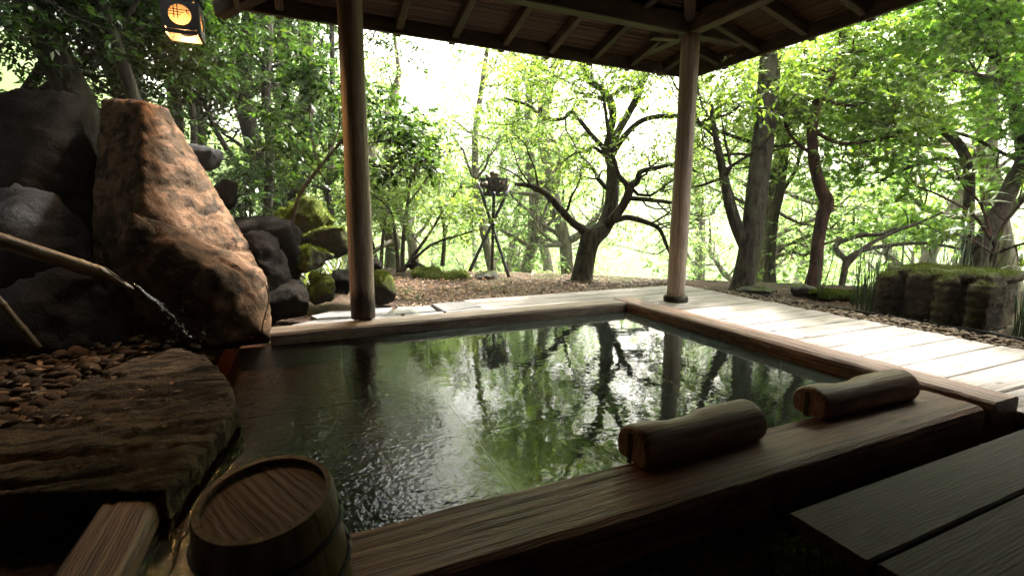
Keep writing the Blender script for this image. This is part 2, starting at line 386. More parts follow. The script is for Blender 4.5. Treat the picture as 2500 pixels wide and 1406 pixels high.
# floor of big flags with joints, walls of stone courses
kf = 0
for ix, (xa, xb) in enumerate([(-0.36, 0.2), (0.2, 0.82), (0.82, 1.4), (1.4, 1.98), (1.98, 2.45)]):
    for iy, (ya, yb) in enumerate([(1.13, 1.7), (1.7, 2.4), (2.4, 3.17)]):
        zz = -0.42 if ix else -0.14
        me = box_me('floor_flag', xb-xa-0.005, yb-ya-0.005, 0.1, M['basin'], 0.004)
        child(obj('floor_flag', me, pool, ((xa+xb)/2, (ya+yb)/2, zz-0.05)))
for nm, a, b in (('basin_wall', (-0.36, 3.22, 0), (2.5, 3.22, 0)), ('basin_wall', (2.5, 3.2, 0), (2.5, 1.06, 0)), ('basin_wall', (-0.36, 1.08, 0), (2.5, 1.08, 0)), ('basin_wall', (-0.40, 1.1, 0), (-0.40, 3.2, 0))):
    a, b = Vector(a), Vector(b); L = (b-a).length; nseg = max(2, round(L/0.62))
    for q in range(nseg):
        p0, p1 = a.lerp(b, q/nseg), a.lerp(b, (q+1)/nseg); d = (p1-p0).normalized()*0.004
        o = beam('basin_stone', p0+d+Vector((0, 0, -0.24)), p1-d+Vector((0, 0, -0.24)), 0.08, 0.46, M['basin'], pool, 0.006); child(o)
def curb(name, a, b, wd, top, h, mat, label, groove=0.0022):
    a, b = Vector(a), Vector(b)
    d = (b-a); L = d.length; n = 70
    # timber with slightly uneven, softened edges
    V, Fc = [], []
    top_y = [0.40 - 0.8*q/22 for q in range(23)]
    sec = [(-.5, -1), (.5, -1), (.5, -.16), (.47, -.05)] + [(y, 0.0) for y in top_y] + [(-.47, -.05), (-.5, -.16)]
    for i in range(n+1):
        x = -L/2 + L*i/n
        for j, (sy, sz) in enumerate(sec):
            wob = 0.0028*mnoise.noise(Vector((x*5, sy*9+top*50, sz*3)))
            z = sz*h + (wob*0.9 if sz > -.3 else 0)
            if sz == 0.0: z += groove*(mnoise.noise(Vector((x*1.3, (sy*wd+0.03*mnoise.noise(Vector((x*1.5, 3, top*9))))*62, top*31))) - 0.35*abs(mnoise.noise(Vector((x*0.9+5, sy*wd*24, 2)))))
            V.append((x, sy*wd + (wob if abs(sy) > .3 else 0), z))
    k = len(sec)
    for i in range(n):
        for j in range(k):
            Fc.append([i*k+j, (i+1)*k+j, (i+1)*k+(j+1) % k, i*k+(j+1) % k])
    Fc.append(list(range(k))); Fc.append(list(range(n*k+k-1, n*k-1, -1)))
    me = mesh_np(name, V, Fc, mat, False)
    bm = bmesh.new(); bm.from_mesh(me); bmesh.ops.recalc_face_normals(bm, faces=bm.faces); bm.to_mesh(me); bm.free()
    o = obj(name, me, pool, (a+b)/2 + Vector((0, 0, top)), (0, 0, math.atan2(d.y, d.x))); child(o); o['label'] = label
    return o
curb('curb_beam', (-0.19, 3.285, 0), (2.458, 3.285, 0), 0.20, Z_T-0.003, 0.32, M['curb_far'], 'pale far curb timber of the pool')
curb('curb_beam', (2.565, 0.868, 0), (2.565, 3.40, 0), 0.205, Z_T, 0.20, M['curb'], 'long right curb timber of the pool')
curb('curb_beam', (-0.30, 0.998, 0), (2.44, 0.998, 0), 0.235, Z_N, 0.19, M['curb'], 'near curb timber under the headrests')
curb('curb_beam', (-0.445, 0.35, 0), (-0.445, 1.49, 0), 0.135, 0.052, 0.15, M['curb'], 'short curb timber beside the tub')

# ------------------------------------------------------------------ water
def grid_me(name, x0, x1, y0, y1, nxx, nyy, z, mat):
    X, Y = np.meshgrid(np.linspace(x0, x1, nxx), np.linspace(y0, y1, nyy)); i = np.arange(nxx*nyy).reshape(nyy, nxx)
    q = np.stack([i[:-1, :-1], i[:-1, 1:], i[1:, 1:], i[1:, :-1]], -1).reshape(-1, 4)
    return mesh_np(name, np.stack([X, Y, 0*X+z], -1).reshape(-1, 3), q, mat, True)
m = NT('spring_water'); v = m.n('TexCoord').outputs['Object']
vs = m.n('SeparateXYZ', Vector=v)
near = m.n('MapRange', Value=vs.outputs[0], i1=0.0, i2=0.60, i3=1.0, i4=0.0).outputs[0]          # lively water by the inflow
w1 = m.noise(v, 9, 2, 0.5); w2 = m.noise(v, 24, 2, 0.5, 0.6); w3 = m.noise(v, 60, 2, 0.5, 0.4)
h = m.math('ADD', m.math('MULTIPLY', w1, 0.55), m.math('MULTIPLY', w2, 0.16))
h = m.math('ADD', h, m.math('MULTIPLY', m.math('MULTIPLY', m.math('ADD', m.math('MULTIPLY', w2, 1.0), m.math('MULTIPLY', w3, 0.55)), near), 3.6))
bp = m.n('Bump', Strength=0.16, Distance=0.012, Height=h)
fr = m.n('Fresnel', IOR=1.333); m.l(bp.outputs[0], fr.inputs['Normal'])
gl = m.n('BsdfGlossy', Color=(1, 1, 1, 1), Roughness=0.012); m.l(bp.outputs[0], gl.inputs['Normal'])
tint = m.mix(m.n('MapRange', Value=vs.outputs[0], i1=0.25, i2=0.75).outputs[0], (0.50, 0.30, 0.17), (0.30, 0.46, 0.38))
tr = m.n('BsdfTransparent', Color=tint); df = m.n('BsdfDiffuse', Color=(0.26, 0.34, 0.285, 1))
milk = m.n('MapRange', Value=vs.outputs[0], i1=0.30, i2=1.00, i3=0.0, i4=0.11).outputs[0]
body = m.n('MixShader', i0=milk, i1=tr.outputs[0], i2=df.outputs[0])
fin = m.n('MixShader', i0=fr.outputs[0], i1=body.outputs[0], i2=gl.outputs[0])
m.l(fin.outputs[0], m.out.inputs[0]); M['water'] = m.m
wat = obj('water', grid_me('water', -0.52, 2.465, 1.11, 3.19, 60, 44, 0, M['water']), None, (0, 0, Z_W))
tag(wat, 'milky green pool water mirroring the trees', kind='structure')

# ------------------------------------------------------------------ deck of separate planks
deck = empty('wooden_deck', (3.3, 2.0, 0)); deck['kind'] = 'structure'
deck['label'] = 'weathered pale plank deck around two sides of the pool'
prng = random.Random(3)
def plank(x0, x1, yc, wd, z=0.0, th=0.045, mat='deck'):
    L = x1-x0; n = 6; ch = 0.006
    V, Fc = [], []
    sec = [(-.5*wd, -th), (.5*wd, -th), (.5*wd, -ch), (.5*wd-ch, 0), (-.5*wd+ch, 0), (-.5*wd, -ch)]
    k = len(sec); ph = prng.uniform(0, 9)
    for i in range(2):
        for y, zz in sec: V.append((-L/2+L*i, y + (0.003*math.sin(ph+i*2)), zz))
    for j in range(k): Fc.append([j, k+j, k+(j+1) % k, (j+1) % k])
    Fc.append(list(range(k))); Fc.append(list(range(2*k-1, k-1, -1)))
    me = mesh_np('plank', V, Fc, M[mat])
    bm = bmesh.new(); bm.from_mesh(me); bmesh.ops.recalc_face_normals(bm, faces=bm.faces); bm.to_mesh(me); bm.free()
    o = obj('plank', me, deck, ((x0+x1)/2, yc, z + prng.uniform(-0.002, 0.002)), (prng.uniform(-.006, .006), 0, prng.uniform(-.0025, .0025)))
    return child(o)
seams = [3.385, 3.21, 3.04, 2.837, 2.628, 2.425, 2.215, 2.008, 1.803, 1.616, 1.413, 1.209, 1.0, 0.79]
for a, b in zip(seams[:-1], seams[1:]):
    plank(2.675, 3.93 + prng.uniform(-.025, .025), (a+b)/2, a-b-0.009)
yb = 0.79
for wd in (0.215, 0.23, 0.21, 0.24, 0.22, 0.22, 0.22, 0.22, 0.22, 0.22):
    plank(1.24 + prng.uniform(-.07, .05), 3.95 + prng.uniform(-.03, .03), yb - wd/2, wd-0.010, 0.0, 0.045, 'deck_shaded'); yb -= wd
child(beam('joist', (1.30, -1.4, -0.09), (1.30, 0.78, -0.09), 0.07, 0.085, M['deck_shaded'], deck, 0.004))
ya = 3.392
for wd in (0.155, 0.20, 0.21, 0.205):
    plank(1.345 + prng.uniform(-.01, .02), 3.95 + prng.uniform(-.03, .03), ya + wd/2, wd-0.008); ya += wd

# ------------------------------------------------------------------ slate paving and puddles beside the far curb
paving = empty('stone_paving', (0.6, 3.7, 0)); paving['kind'] = 'structure'; paving['label'] = 'wet irregular slate pavers behind the far curb'
def slab_poly(name, pts, top, th, mat, parent, rough=0.004):
    V, Fc = [], []; n = len(pts)
    cx_ = sum(p[0] for p in pts)/n; cy_ = sum(p[1] for p in pts)/n
    inn = [(cx_+(p[0]-cx_)*0.965, cy_+(p[1]-cy_)*0.965) for p in pts]
    for p in pts: V.append((p[0]-cx_, p[1]-cy_, -th))
    for p in pts: V.append((p[0]-cx_, p[1]-cy_, -0.008))
    for p in inn: V.append((p[0]-cx_, p[1]-cy_, rough*math.sin(p[0]*31+p[1]*17)))
    for i in range(n):
        j = (i+1) % n
        Fc.append([i, j, n+j, n+i]); Fc.append([n+i, n+j, 2*n+j, 2*n+i])
    Fc.append([2*n+i for i in range(n)]); Fc.append(list(range(n))[::-1])
    o = obj(name, mesh_np(name, V, Fc, mat), parent, (cx_, cy_, top))
    return child(o) if parent else o
for pts in ([(1.335, 3.40), (1.335, 3.60), (1.02, 3.585), (0.99, 3.40)], [(1.335, 3.612), (1.335, 3.86), (1.16, 3.88), (0.98, 3.85), (1.01, 3.60)],
            [(0.975, 3.40), (1.005, 3.585), (0.70, 3.57), (0.66, 3.40)], [(0.96, 3.60), (0.965, 3.83), (0.70, 3.86), (0.60, 3.62), (0.69, 3.585)],
            [(0.645, 3.40), (0.68, 3.575), (0.585, 3.61), (0.35, 3.55), (0.33, 3.40)], [(0.575, 3.63), (0.66, 3.86), (0.36, 3.88), (0.33, 3.57)],
            [(0.315, 3.40), (0.335, 3.55), (0.10, 3.60), (-0.08, 3.50), (-0.06, 3.40)], [(0.32, 3.575), (0.34, 3.84), (0.20, 3.86), (0.05, 3.75), (0.09, 3.615)]):
    slab_poly('paver', pts, 0.040 + prng.uniform(-.004, .004), 0.06, M['paver'], paving)
m = NT('puddle_water'); v = m.n('TexCoord').outputs['Object']
bp = m.n('Bump', Strength=0.12, Distance=0.01, Height=m.noise(v, 14, 2))
fr = m.n('Fresnel', IOR=1.333); gl = m.n('BsdfGlossy', Color=(1, 1, 1, 1), Roughness=0.01); m.l(bp.outputs[0], gl.inputs['Normal'])
tr = m.n('BsdfTransparent', Color=(0.8, 0.8, 0.78, 1)); fin = m.n('MixShader', i0=fr.outputs[0], i1=tr.outputs[0], i2=gl.outputs[0]); m.l(fin.outputs[0], m.out.inputs[0])
M['puddle'] = m.m
def puddle(cx_, cy_, rx, ry, z, seed):
    V = [(0, 0, 0)]; n = 26
    for i in range(n):
        a = 2*math.pi*i/n; k = 1 + 0.28*mnoise.noise(Vector((math.cos(a)*1.3, math.sin(a)*1.3, seed)))*2
        V.append((math.cos(a)*rx*k, math.sin(a)*ry*k, 0))
    o = obj('puddle', mesh_np('puddle', V, [[0, 1+i, 1+(i+1) % n] for i in range(n)], M['puddle']), None, (cx_, cy_, z))
    return tag(o, kind='structure')
tag(puddle(0.66, 3.58, 0.19, 0.12, 0.051, 3), 'shallow puddle on the pavers right of the left post')
tag(puddle(0.20, 3.56, 0.15, 0.075, 0.051, 8), 'shallow puddle on the pavers left of the left post')

# ------------------------------------------------------------------ rocks
def remeshed(hulls, voxel):
    bm = bmesh.new()
    for pts in hulls:
        vs_ = [bm.verts.new(p) for p in pts]
        r = bmesh.ops.convex_hull(bm, input=vs_)
        junk = [e for e in r['geom_interior'] + r['geom_unused'] if isinstance(e, bmesh.types.BMVert)]
        if junk: bmesh.ops.delete(bm, geom=list(set(junk)), context='VERTS')
    bmesh.ops.recalc_face_normals(bm, faces=bm.faces)
    me = bpy.data.meshes.new('tmp'); bm.to_mesh(me); bm.free()
    o = bpy.data.objects.new('tmp', me); col.objects.link(o)
    md = o.modifiers.new('r', 'REMESH'); md.mode = 'VOXEL'; md.voxel_size = voxel
    sm = o.modifiers.new('s', 'SMOOTH'); sm.factor = 0.5; sm.iterations = 2
    dg = bpy.context.evaluated_depsgraph_get(); ev = o.evaluated_get(dg); out = bpy.data.meshes.new_from_object(ev)
    bpy.data.objects.remove(o); bpy.data.meshes.remove(me)
    return out
def roughen(me, amp, freq, seed=0.0, octs=4, ridge=False):
    n = len(me.vertices); co = np.zeros(n*3, np.float32); me.vertices.foreach_get('co', co); co = co.reshape(-1, 3)
    no = np.zeros(n*3, np.float32); me.vertices.foreach_get('normal', no); no = no.reshape(-1, 3)
    off = Vector((seed*7.3, seed*3.1, seed*5.7)); d = np.empty(n, np.float32)
    for i in range(n):
        p = Vector(co[i])*freq + off
        d[i] = (mnoise.fractal(p, 0.9, 2.1, octs) if not ridge else mnoise.ridged_multi_fractal(p, 1.0, 2.1, octs, 1.0, 2.0)-1.0)
    co += no*(d*amp)[:, None]
    me.vertices.foreach_set('co', co.ravel()); me.update()
def rock(name, hulls, voxel, amp, freq, mat, label, cat='rock', seed=1.0, group=None, extra=None):
    me = remeshed(hulls, voxel); roughen(me, amp, freq, seed); roughen(me, amp*0.42, freq*3.6, seed+5, 3); roughen(me, voxel*0.35, freq*9, seed+9, 2)
    if extra: extra(me)
    me.materials.clear(); me.materials.append(mat)
    me.polygons.foreach_set('use_smooth', np.ones(len(me.polygons), dtype=bool))
    o = obj(name, me)
    co = np.array([v.co[:] for v in me.vertices]); set_origin(o, ((co[:, 0].min()+co[:, 0].max())/2, (co[:, 1].min()+co[:, 1].max())/2, co[:, 2].min()))
    return tag(o, label, cat, group)
def blob_pts(c, r, seed, n=15, flat=0.0):
    rr = random.Random(seed); pts = []
    for i in range(n):
        v = Vector((rr.gauss(0, 1), rr.gauss(0, 1), rr.gauss(0, 1))).normalized()
        s = rr.uniform(0.85, 1.15)
        pts.append((c[0]+v.x*r[0]*s, c[1]+v.y*r[1]*s, c[2]+max(v.z, -0.6)*r[2]*s))
    return pts
def P(px, py, Y): return tuple(at_y(px, py, Y))
# the great ochre boulder: a leaning tower above a blunt lower block
tower = [P(246, 238, 4.45), P(300, 240, 4.2), P(412, 262, 4.35), P(346, 250, 3.82), P(240, 420, 4.25), P(418, 330, 4.45), P(560, 520, 4.35), P(655, 700, 4.1), P(350, 505, 3.52),
         P(225, 600, 4.1), P(215, 850, 4.0), P(640, 800, 4.1), P(300, 850, 4.9), P(560, 800, 5.0), P(250, 240, 4.9), P(420, 300, 5.0), P(330, 700, 3.62)]
lower = [P(318, 512, 3.46), P(420, 560, 3.50), P(548, 612, 3.72), P(640, 652, 3.68), P(660, 690, 3.60), P(657, 832, 3.40), P(510, 852, 3.26), P(482, 690, 3.30), P(320, 560, 3.40),
         P(240, 870, 3.62), P(530, 668, 3.30), P(330, 866, 3.42), P(640, 790, 4.1), P(270, 640, 3.60)]
def strata(me):
    """split bedding planes, cracks and a few flaked steps in the rock face"""
    me.update(); n = len(me.vertices); no = np.zeros(n*3, np.float32); me.vertices.foreach_get('normal', no); no = no.reshape(-1, 3)
    for i, v in enumerate(me.vertices):
        p = v.co; t = p.z*0.80 + p.x*0.62 - p.y*0.25 + 0.05*mnoise.noise(p*3.0)
        s_ = t*7.0; f = s_ - math.floor(s_); k = math.floor(s_)
        gate = max(0.0, mnoise.noise(Vector((k*3.7, p.x*1.6, p.y*1.6))) + 0.15)
        crack = math.exp(-(min(f, 1-f)/0.055)**2)*gate*0.030
        step = (mnoise.noise(Vector((k*5.1, 2.0, 1.0)))*0.012)
        c2 = abs(mnoise.noise(Vector((p.x*2.6+9, p.y*2.6, p.z*2.2)))); vein = math.exp(-(c2/0.03)**2)*0.016
        d = -crack + step - vein
        p.x += no[i][0]*d; p.y += no[i][1]*d; p.z += no[i][2]*d
rock('boulder', [tower, lower], 0.024, 0.022, 2.3, M['boulder'], 'huge ochre boulder glowing orange under the lantern', 'boulder', 2.0, None, strata)
rock('dark_rock', [[P(80, 215, 4.9), P(150, 203, 4.7), P(205, 222, 4.9), P(242, 330, 5.0), P(238, 640, 4.4), P(60, 420, 4.3), P(-120, 260, 5.0), P(-200, 700, 4.2), P(200, 850, 4.2), P(0, 850, 5.6), P(240, 700, 5.6), P(150, 240, 5.6)]],
     0.05, 0.07, 1.8, M['rock_dark'], 'tall black rock standing left behind the ochre boulder', 'rock', 4.0)
rock('dark_rock', [[P(-60, 470, 4.0), P(60, 450, 3.9), P(140, 465, 3.9), P(225, 560, 3.9), P(230, 640, 3.7), P(-80, 700, 3.6), P(120, 860, 3.6), P(-150, 860, 3.6), P(0, 560, 3.55), P(150, 800, 4.5), P(-100, 800, 4.5)]],
     0.045, 0.05, 2.4, M['rock_wet'], 'round wet black rock above the bamboo spout', 'rock', 6.0)
rock('dark_rock', [[P(10, 700, 3.5), P(150, 640, 3.5), P(240, 660, 3.45), P(330, 760, 3.45), P(320, 860, 3.35), P(0, 800, 3.25), P(-90, 860, 3.2), P(100, 870, 3.25), P(60, 740, 3.3), P(250, 860, 3.9)]],
     0.04, 0.04, 3.0, M['rock_wet'], 'low wet rock with blue sheen under the bamboo spout', 'rock', 8.0)
# rocks between the boulder and the left post
rock('bank_rock', [[P(560, 528, 4.75), P(640, 524, 4.7), P(705, 532, 4.7), P(742, 565, 4.8), P(735, 650, 4.6), P(590, 690, 4.55), P(720, 740, 4.55), P(570, 560, 4.5), P(700, 556, 4.45), P(600, 740, 5.4), P(730, 700, 5.4), P(600, 540, 5.4)]],
     0.04, 0.04, 3.0, M['rock_dark'], 'flat topped dark rock behind the boulder shoulder', 'rock', 11.0)
rock('bank_rock', [[P(580, 570, 4.4), P(640, 558, 4.35), P(690, 575, 4.35), P(718, 640, 4.3), P(712, 740, 4.15), P(600, 760, 4.1), P(620, 600, 4.2), P(680, 790, 4.0), P(640, 790, 4.6)]],
     0.035, 0.04, 3.2, M['rock_dark'], 'rounded grey brown rock tucked behind the lower boulder block', 'rock', 12.0)
rock('bank_rock', [blob_pts(tuple(at_y(705, 740, 3.85)), (0.17, 0.19, 0.17), 13), blob_pts(tuple(at_y(670, 755, 3.8)), (0.13, 0.16, 0.13), 14)],
     0.028, 0.03, 4.0, M['rock_dark'], 'low dark rock at the left end of the far curb', 'rock', 13.0)
MOSSG = 'mossy rocks on the bank'
for i, (px_, py_, Y, r, lab, seed, mat) in enumerate([
    (755, 640, 4.65, (0.30, 0.26, 0.13), 'long mossy rock shelf with bright green top', 21, 'rock_moss'),
    (778, 705, 4.25, (0.17, 0.2, 0.16), 'mossy round rock just left of the left post', 22, 'rock_moss'),
    (738, 545, 5.6, (0.36, 0.3, 0.26), 'moss covered hump behind the leaning sapling', 23, 'moss'),
    (800, 590, 5.3, (0.34, 0.3, 0.24), 'dark mossy rock under the broad leaves', 24, 'rock_moss'),
    (835, 690, 4.4, (0.13, 0.15, 0.18), 'shiny black wet rock beside the left post', 25, 'rock_wet'),
    (925, 705, 4.35, (0.20, 0.2, 0.19), 'grey mossy rock to the right behind the left post', 26, 'rock_moss'),
    (905, 650, 5.2, (0.14, 0.14, 0.12), 'small dark rock behind the left post', 27, 'rock_dark')]):
    rock('mossy_rock', [blob_pts(tuple(at_y(px_, py_, Y)), r, seed)], min(r)*0.16, min(r)*0.22, 3.4, M[mat], lab, 'rock', float(seed), MOSSG)
for i, (px_, py_, Y, r, lab, seed, mat) in enumerate([
    (485, 388, 5.2, (0.24, 0.24, 0.15), 'smooth dark rock perched behind the boulder ridge', 31, 'rock_wet'),
    (540, 480, 5.0, (0.13, 0.2, 0.22), 'upright dark rock right behind the boulder slope', 32, 'rock_dark')]):
    rock('dark_rock', [blob_pts(tuple(at_y(px_, py_, Y)), r, seed)], 0.03, 0.03, 3.0, M[mat], lab, 'rock', float(seed))
for px_, py_, Y, r, lab, seed, mat in [
    (1190, 676, 5.75, (0.23, 0.18, 0.12), 'domed grey rock at the foot of the brazier', 41, 'rock_grey'),
    (1318, 676, 6.0, (0.22, 0.18, 0.10), 'jagged pale grey rock right of the brazier', 42, 'rock_grey'),
    (1265, 684, 5.8, (0.12, 0.12, 0.05), 'small flat mossy rock between two grey rocks', 43, 'rock_moss'),
    (1010, 648, 6.6, (0.16, 0.14, 0.09), 'small dark rock beneath the slender shrub stems', 44, 'rock_dark'),
    (1420, 680, 5.5, (0.30, 0.22, 0.07), 'low earthy hump at the foot of the forked tree', 45, 'rock_grey')]:
    rock('edge_rock', [blob_pts(tuple(at_y(px_, py_, Y)), r, seed)], min(r)*0.18, min(r)*0.3, 3.6, M[mat], lab, 'rock', float(seed))
rock('moss_mound', [blob_pts(tuple(at_y(1090, 676, 5.9)), (0.36, 0.2, 0.13), 47), blob_pts(tuple(at_y(1040, 668, 6.0)), (0.2, 0.2, 0.12), 48)], 0.03, 0.05, 5.0, M['moss'], 'yellowish moss mound left of the brazier', 'mound', 47.0)
for px_, py_, Xp, r, lab, seed, mat in [
    (1955, 715, 4.7, (0.16, 0.2, 0.10), 'pale rock at the foot of the reddish curved trunk', 51, 'rock_grey'),
    (2005, 722, 4.75, (0.22, 0.24, 0.10), 'bright moss hummock under the reddish trunk', 52, 'moss'),
    (2090, 730, 4.95, (0.20, 0.22, 0.08), 'mossy hump left of the carved stone block', 53, 'moss'),
    (1850, 712, 4.35, (0.22, 0.2, 0.07), 'low mossy root hump beside the thick trunk', 54, 'rock_grey')]:
    rr = ray(px_, py_); c_ = CAM + rr*(Xp/rr.x)
    rock('edge_rock', [blob_pts(tuple(c_), r, seed)], 0.025, 0.03, 3.6, M[mat], lab, 'rock', float(seed))
# near left slab of layered stone at the water's edge
def cracks(me):
    n = len(me.vertices)
    for v in me.vertices:
        a = v.co.x*0.95 - v.co.y*0.31
        t = (v.co.y*0.95 + v.co.x*0.31)
        s = t*7.5 + 1.2*mnoise.noise(Vector((v.co.x*2.2, v.co.y*2.2, 3)))
        f = s - math.floor(s); depth = math.exp(-(min(f, 1-f)/0.07)**2)
        gate = max(0.0, mnoise.noise(Vector((a*2.1, math.floor(s+.5)*3.3, 1))) + 0.25)
        if v.co.z > -0.02: v.co.z -= 0.035*depth*gate*1.6 + 0.012*mnoise.noise(Vector((a*1.5, t*9, 7)))
zs = 0.075
slab_top = [at_z(585, 985, zs), at_z(556, 918, zs), at_z(500, 868, zs), at_z(425, 852, zs), at_z(300, 880, zs), at_z(120, 985, zs), at_z(-80, 1090, zs), at_z(-120, 1210, zs), at_z(60, 1195, zs), at_z(405, 1198, zs), at_z(470, 1110, zs)]
slab_pts = [tuple(p) for p in slab_top] + [(p.x*1.0, p.y*1.0, -0.12) for p in slab_top]
rock('stone_slab', [slab_pts], 0.017, 0.016, 5.0, M['slab'], 'broad flat brown stone slab at the left water edge', 'slab', 61.0, None, cracks)
# dark rocks right in front of the camera
pz_ = at_z(975, 1450, -0.06)
rock('front_rock', [blob_pts((pz_.x, pz_.y, -0.03), (0.10, 0.08, 0.085), 71)], 0.012, 0.012, 9, M['rock_grey'], 'rough grey rock poking in at the bottom edge', 'rock', 71.0)
pz_ = at_z(1960, 1365, -0.1)
rock('front_rock', [blob_pts((pz_.x-0.02, pz_.y-0.03, -0.11), (0.15, 0.11, 0.085), 72)], 0.014, 0.014, 8, M['rock_moss'], 'mossy rock in the dark gap beside the deck', 'rock', 72.0)

# ------------------------------------------------------------------ carved stone block on the right
def rbox(x0, x1, y0, y1, z0, z1, c=0.04):
    pts = []
    for x in (x0, x1):
        for y in (y0, y1):
            for z in (z0, z1):
                sx = 1 if x == x0 else -1; sy = 1 if y == y0 else -1; sz = 1 if z == z0 else -1
                pts += [(x+sx*c, y+sy*c, z), (x+sx*c, y, z+sz*c), (x, y+sy*c, z+sz*c)]
    return pts
def ribs(me):
    for v in me.vertices:
        if v.co.x < 4.60 and v.co.z < 0.29:
            lobe = (1.85 < v.co.y < 2.02) or (v.co.y < 1.83)
            if lobe:
                v.co.x += 0.012*math.sin(v.co.z*95 + 2*mnoise.noise(v.co*6)) + 0.02*mnoise.noise(v.co*14)
        if v.co.x < 4.62: v.co.x += 0.012*mnoise.noise(v.co*22)
hl = [rbox(4.52, 5.10, 1.74, 2.42, -0.10, 0.33, 0.06), rbox(4.42, 4.62, 2.265, 2.43, -0.10, 0.34, 0.045), rbox(4.455, 4.7, 2.03, 2.215, -0.1, 0.35, 0.03), rbox(4.405, 4.7, 1.865, 2.01, -0.10, 0.345, 0.045),
      rbox(4.41, 4.75, 1.69, 1.815, -0.10, 0.34, 0.045), rbox(4.50, 5.08, 1.71, 2.41, 0.295, 0.378, 0.03)]
rock('stone_block', hl, 0.013, 0.012, 7.0, M['stone_block'], 'mossy carved stone block with deep grooves beside the horsetails', 'stone block', 81.0, None, ribs)

# ------------------------------------------------------------------ black edging strip and pebble strip along the deck
ep = [(4.33, 0.55), (4.30, 1.2), (4.285, 1.7), (4.25, 2.2), (4.21, 2.8), (4.16, 3.3), (4.08, 3.75)]
eps = spline(ep, 6); V, Fc = [], []
for i, p in enumerate(eps):
    for dx in (-0.006, 0.006):
        for z in (-0.08, 0.004): V.append((p[0]+dx, p[1], z + 0.006*math.sin(i*0.7)))
for i in range(len(eps)-1):
    a = i*4; b = a+4
    Fc += [[a, a+1, b+1, b], [a+2, b+2, b+3, a+3], [a+1, a+3, b+3, b+1]]
tag(set_origin(obj('edging_strip', mesh_np('edging_strip', V, Fc, M['blackplastic'])), (4.25, 2.2, -0.08)), 'thin black edging strip between pebbles and dark soil', 'edging')

def pebble_me(seed, lo=2):
    bm = bmesh.new(); bmesh.ops.create_icosphere(bm, subdivisions=lo, radius=1)
    rr = random.Random(seed); s = (1, rr.uniform(.68, .95), rr.uniform(.42, .62)); off = Vector((seed*3.1, 1.7, seed))
    for v in bm.verts:
        k = 1 + 0.22*mnoise.noise(v.co*1.1 + off); v.co = Vector((v.co.x*s[0], v.co.y*s[1], v.co.z*s[2]))*k
    me = bpy.data.meshes.new('pebble'); bm.to_mesh(me); bm.free()
    me.polygons.foreach_set('use_smooth', np.ones(len(me.polygons), dtype=bool)); return me
def scatter_pebbles(name, pos, sizes, mat, label, seed):
    """a bed of pebbles too many to tell apart, one mesh"""
    base = [pebble_me(seed+i, 1) for i in range(5)]
    bv = [np.array([v.co[:] for v in b.vertices]) for b in base]; bf = [np.array([p.vertices[:] for p in b.polygons]) for b in base]
    g = np.random.default_rng(seed); VV, FF, n = [], [], 0
    for p, s in zip(pos, sizes):
        i = g.integers(5); a = g.uniform(0, 6.28); t = g.normal(0, .25)
        v = bv[i]*s; c_, s_ = math.cos(a), math.sin(a); ct, st = math.cos(t), math.sin(t)
        v = np.stack([v[:, 0]*ct+v[:, 2]*st, v[:, 1], -v[:, 0]*st+v[:, 2]*ct], -1)
        v = np.stack([v[:, 0]*c_-v[:, 1]*s_, v[:, 0]*s_+v[:, 1]*c_, v[:, 2]], -1) + p
        VV.append(v); FF.append(bf[i]+n); n += len(v)
    for b in base: bpy.data.meshes.remove(b)
    o = obj(name, mesh_np(name, np.concatenate(VV), np.concatenate(FF), mat, True)); return tag(o, label, kind='stuff')
g = np.random.default_rng(4); pos, siz = [], []
for k in range(2300):
    y = g.uniform(0.5, 4.35); xe = np.interp(y, [q[1] for q in ep], [q[0] for q in ep])
    x = g.uniform(3.91, xe-0.01); s = g.uniform(0.011, 0.022)*(1.1 if y < 2.2 else 1)
    pos.append((x, y, -0.035 + g.uniform(0, 0.03) + 0.012*math.sin((x-3.9)/.35*3.1))); siz.append(s)
for k in range(1500):
    x = g.uniform(0.75, 4.1); y = g.uniform(4.17, 4.36) + (0 if x > 1.35 else -0.28*g.random()); pos.append((x, y, -0.03 + g.uniform(0, 0.02))); siz.append(g.uniform(0.012, 0.022))
scatter_pebbles('pebble_strip', pos, siz, M['pebble'], 'strip of tan river pebbles along the deck edge', 100)
# pebble bed on the left: nearer pebbles one by one, the rest as a bed
bed = empty('pebble_bed', (-1.2, 2.9, 0)); bed['kind'] = 'structure'; bed['label'] = 'bed of brown river pebbles left of the slab'
pm = []
for i in range(10):
    me = pebble_me(200+i, 2); me.materials.append(M['pebble_brown']); pm.append(me)
placed = []; tries = 0
while len(placed) < 280 and tries < 6000:
    tries += 1
    px_, py_ = g.uniform(-60, 400), g.uniform(815, 1075)
    if py_ - 815 > (1 - px_/420)*255: continue
    p = at_z(px_, py_, 0.03); s = g.uniform(0.018, 0.050)
    if any((p.x-q[0])**2 + (p.y-q[1])**2 < (0.62*(s+q[2]))**2 for q in placed): continue
    placed.append((p.x, p.y, s))
for i, (x, y, s) in enumerate(placed):
    o = obj('pebble', pm[i % 10], bed, (x, y, 0.035 + g.uniform(-0.012, 0.025)), (g.normal(0, .2), g.normal(0, .2), g.uniform(0, 6.28))); o.scale = (s, s, s); child(o)
pos = []; siz = []
for k in range(900):
    p = at_z(g.uniform(-150, 480), g.uniform(812, 1150), 0.0); pos.append((p.x, p.y, g.uniform(-0.02, 0.02))); siz.append(g.uniform(0.022, 0.045))
scatter_pebbles('pebble_underlayer', pos, siz, M['pebble_brown'], 'smaller brown pebbles packed beneath and around the bed', 300)

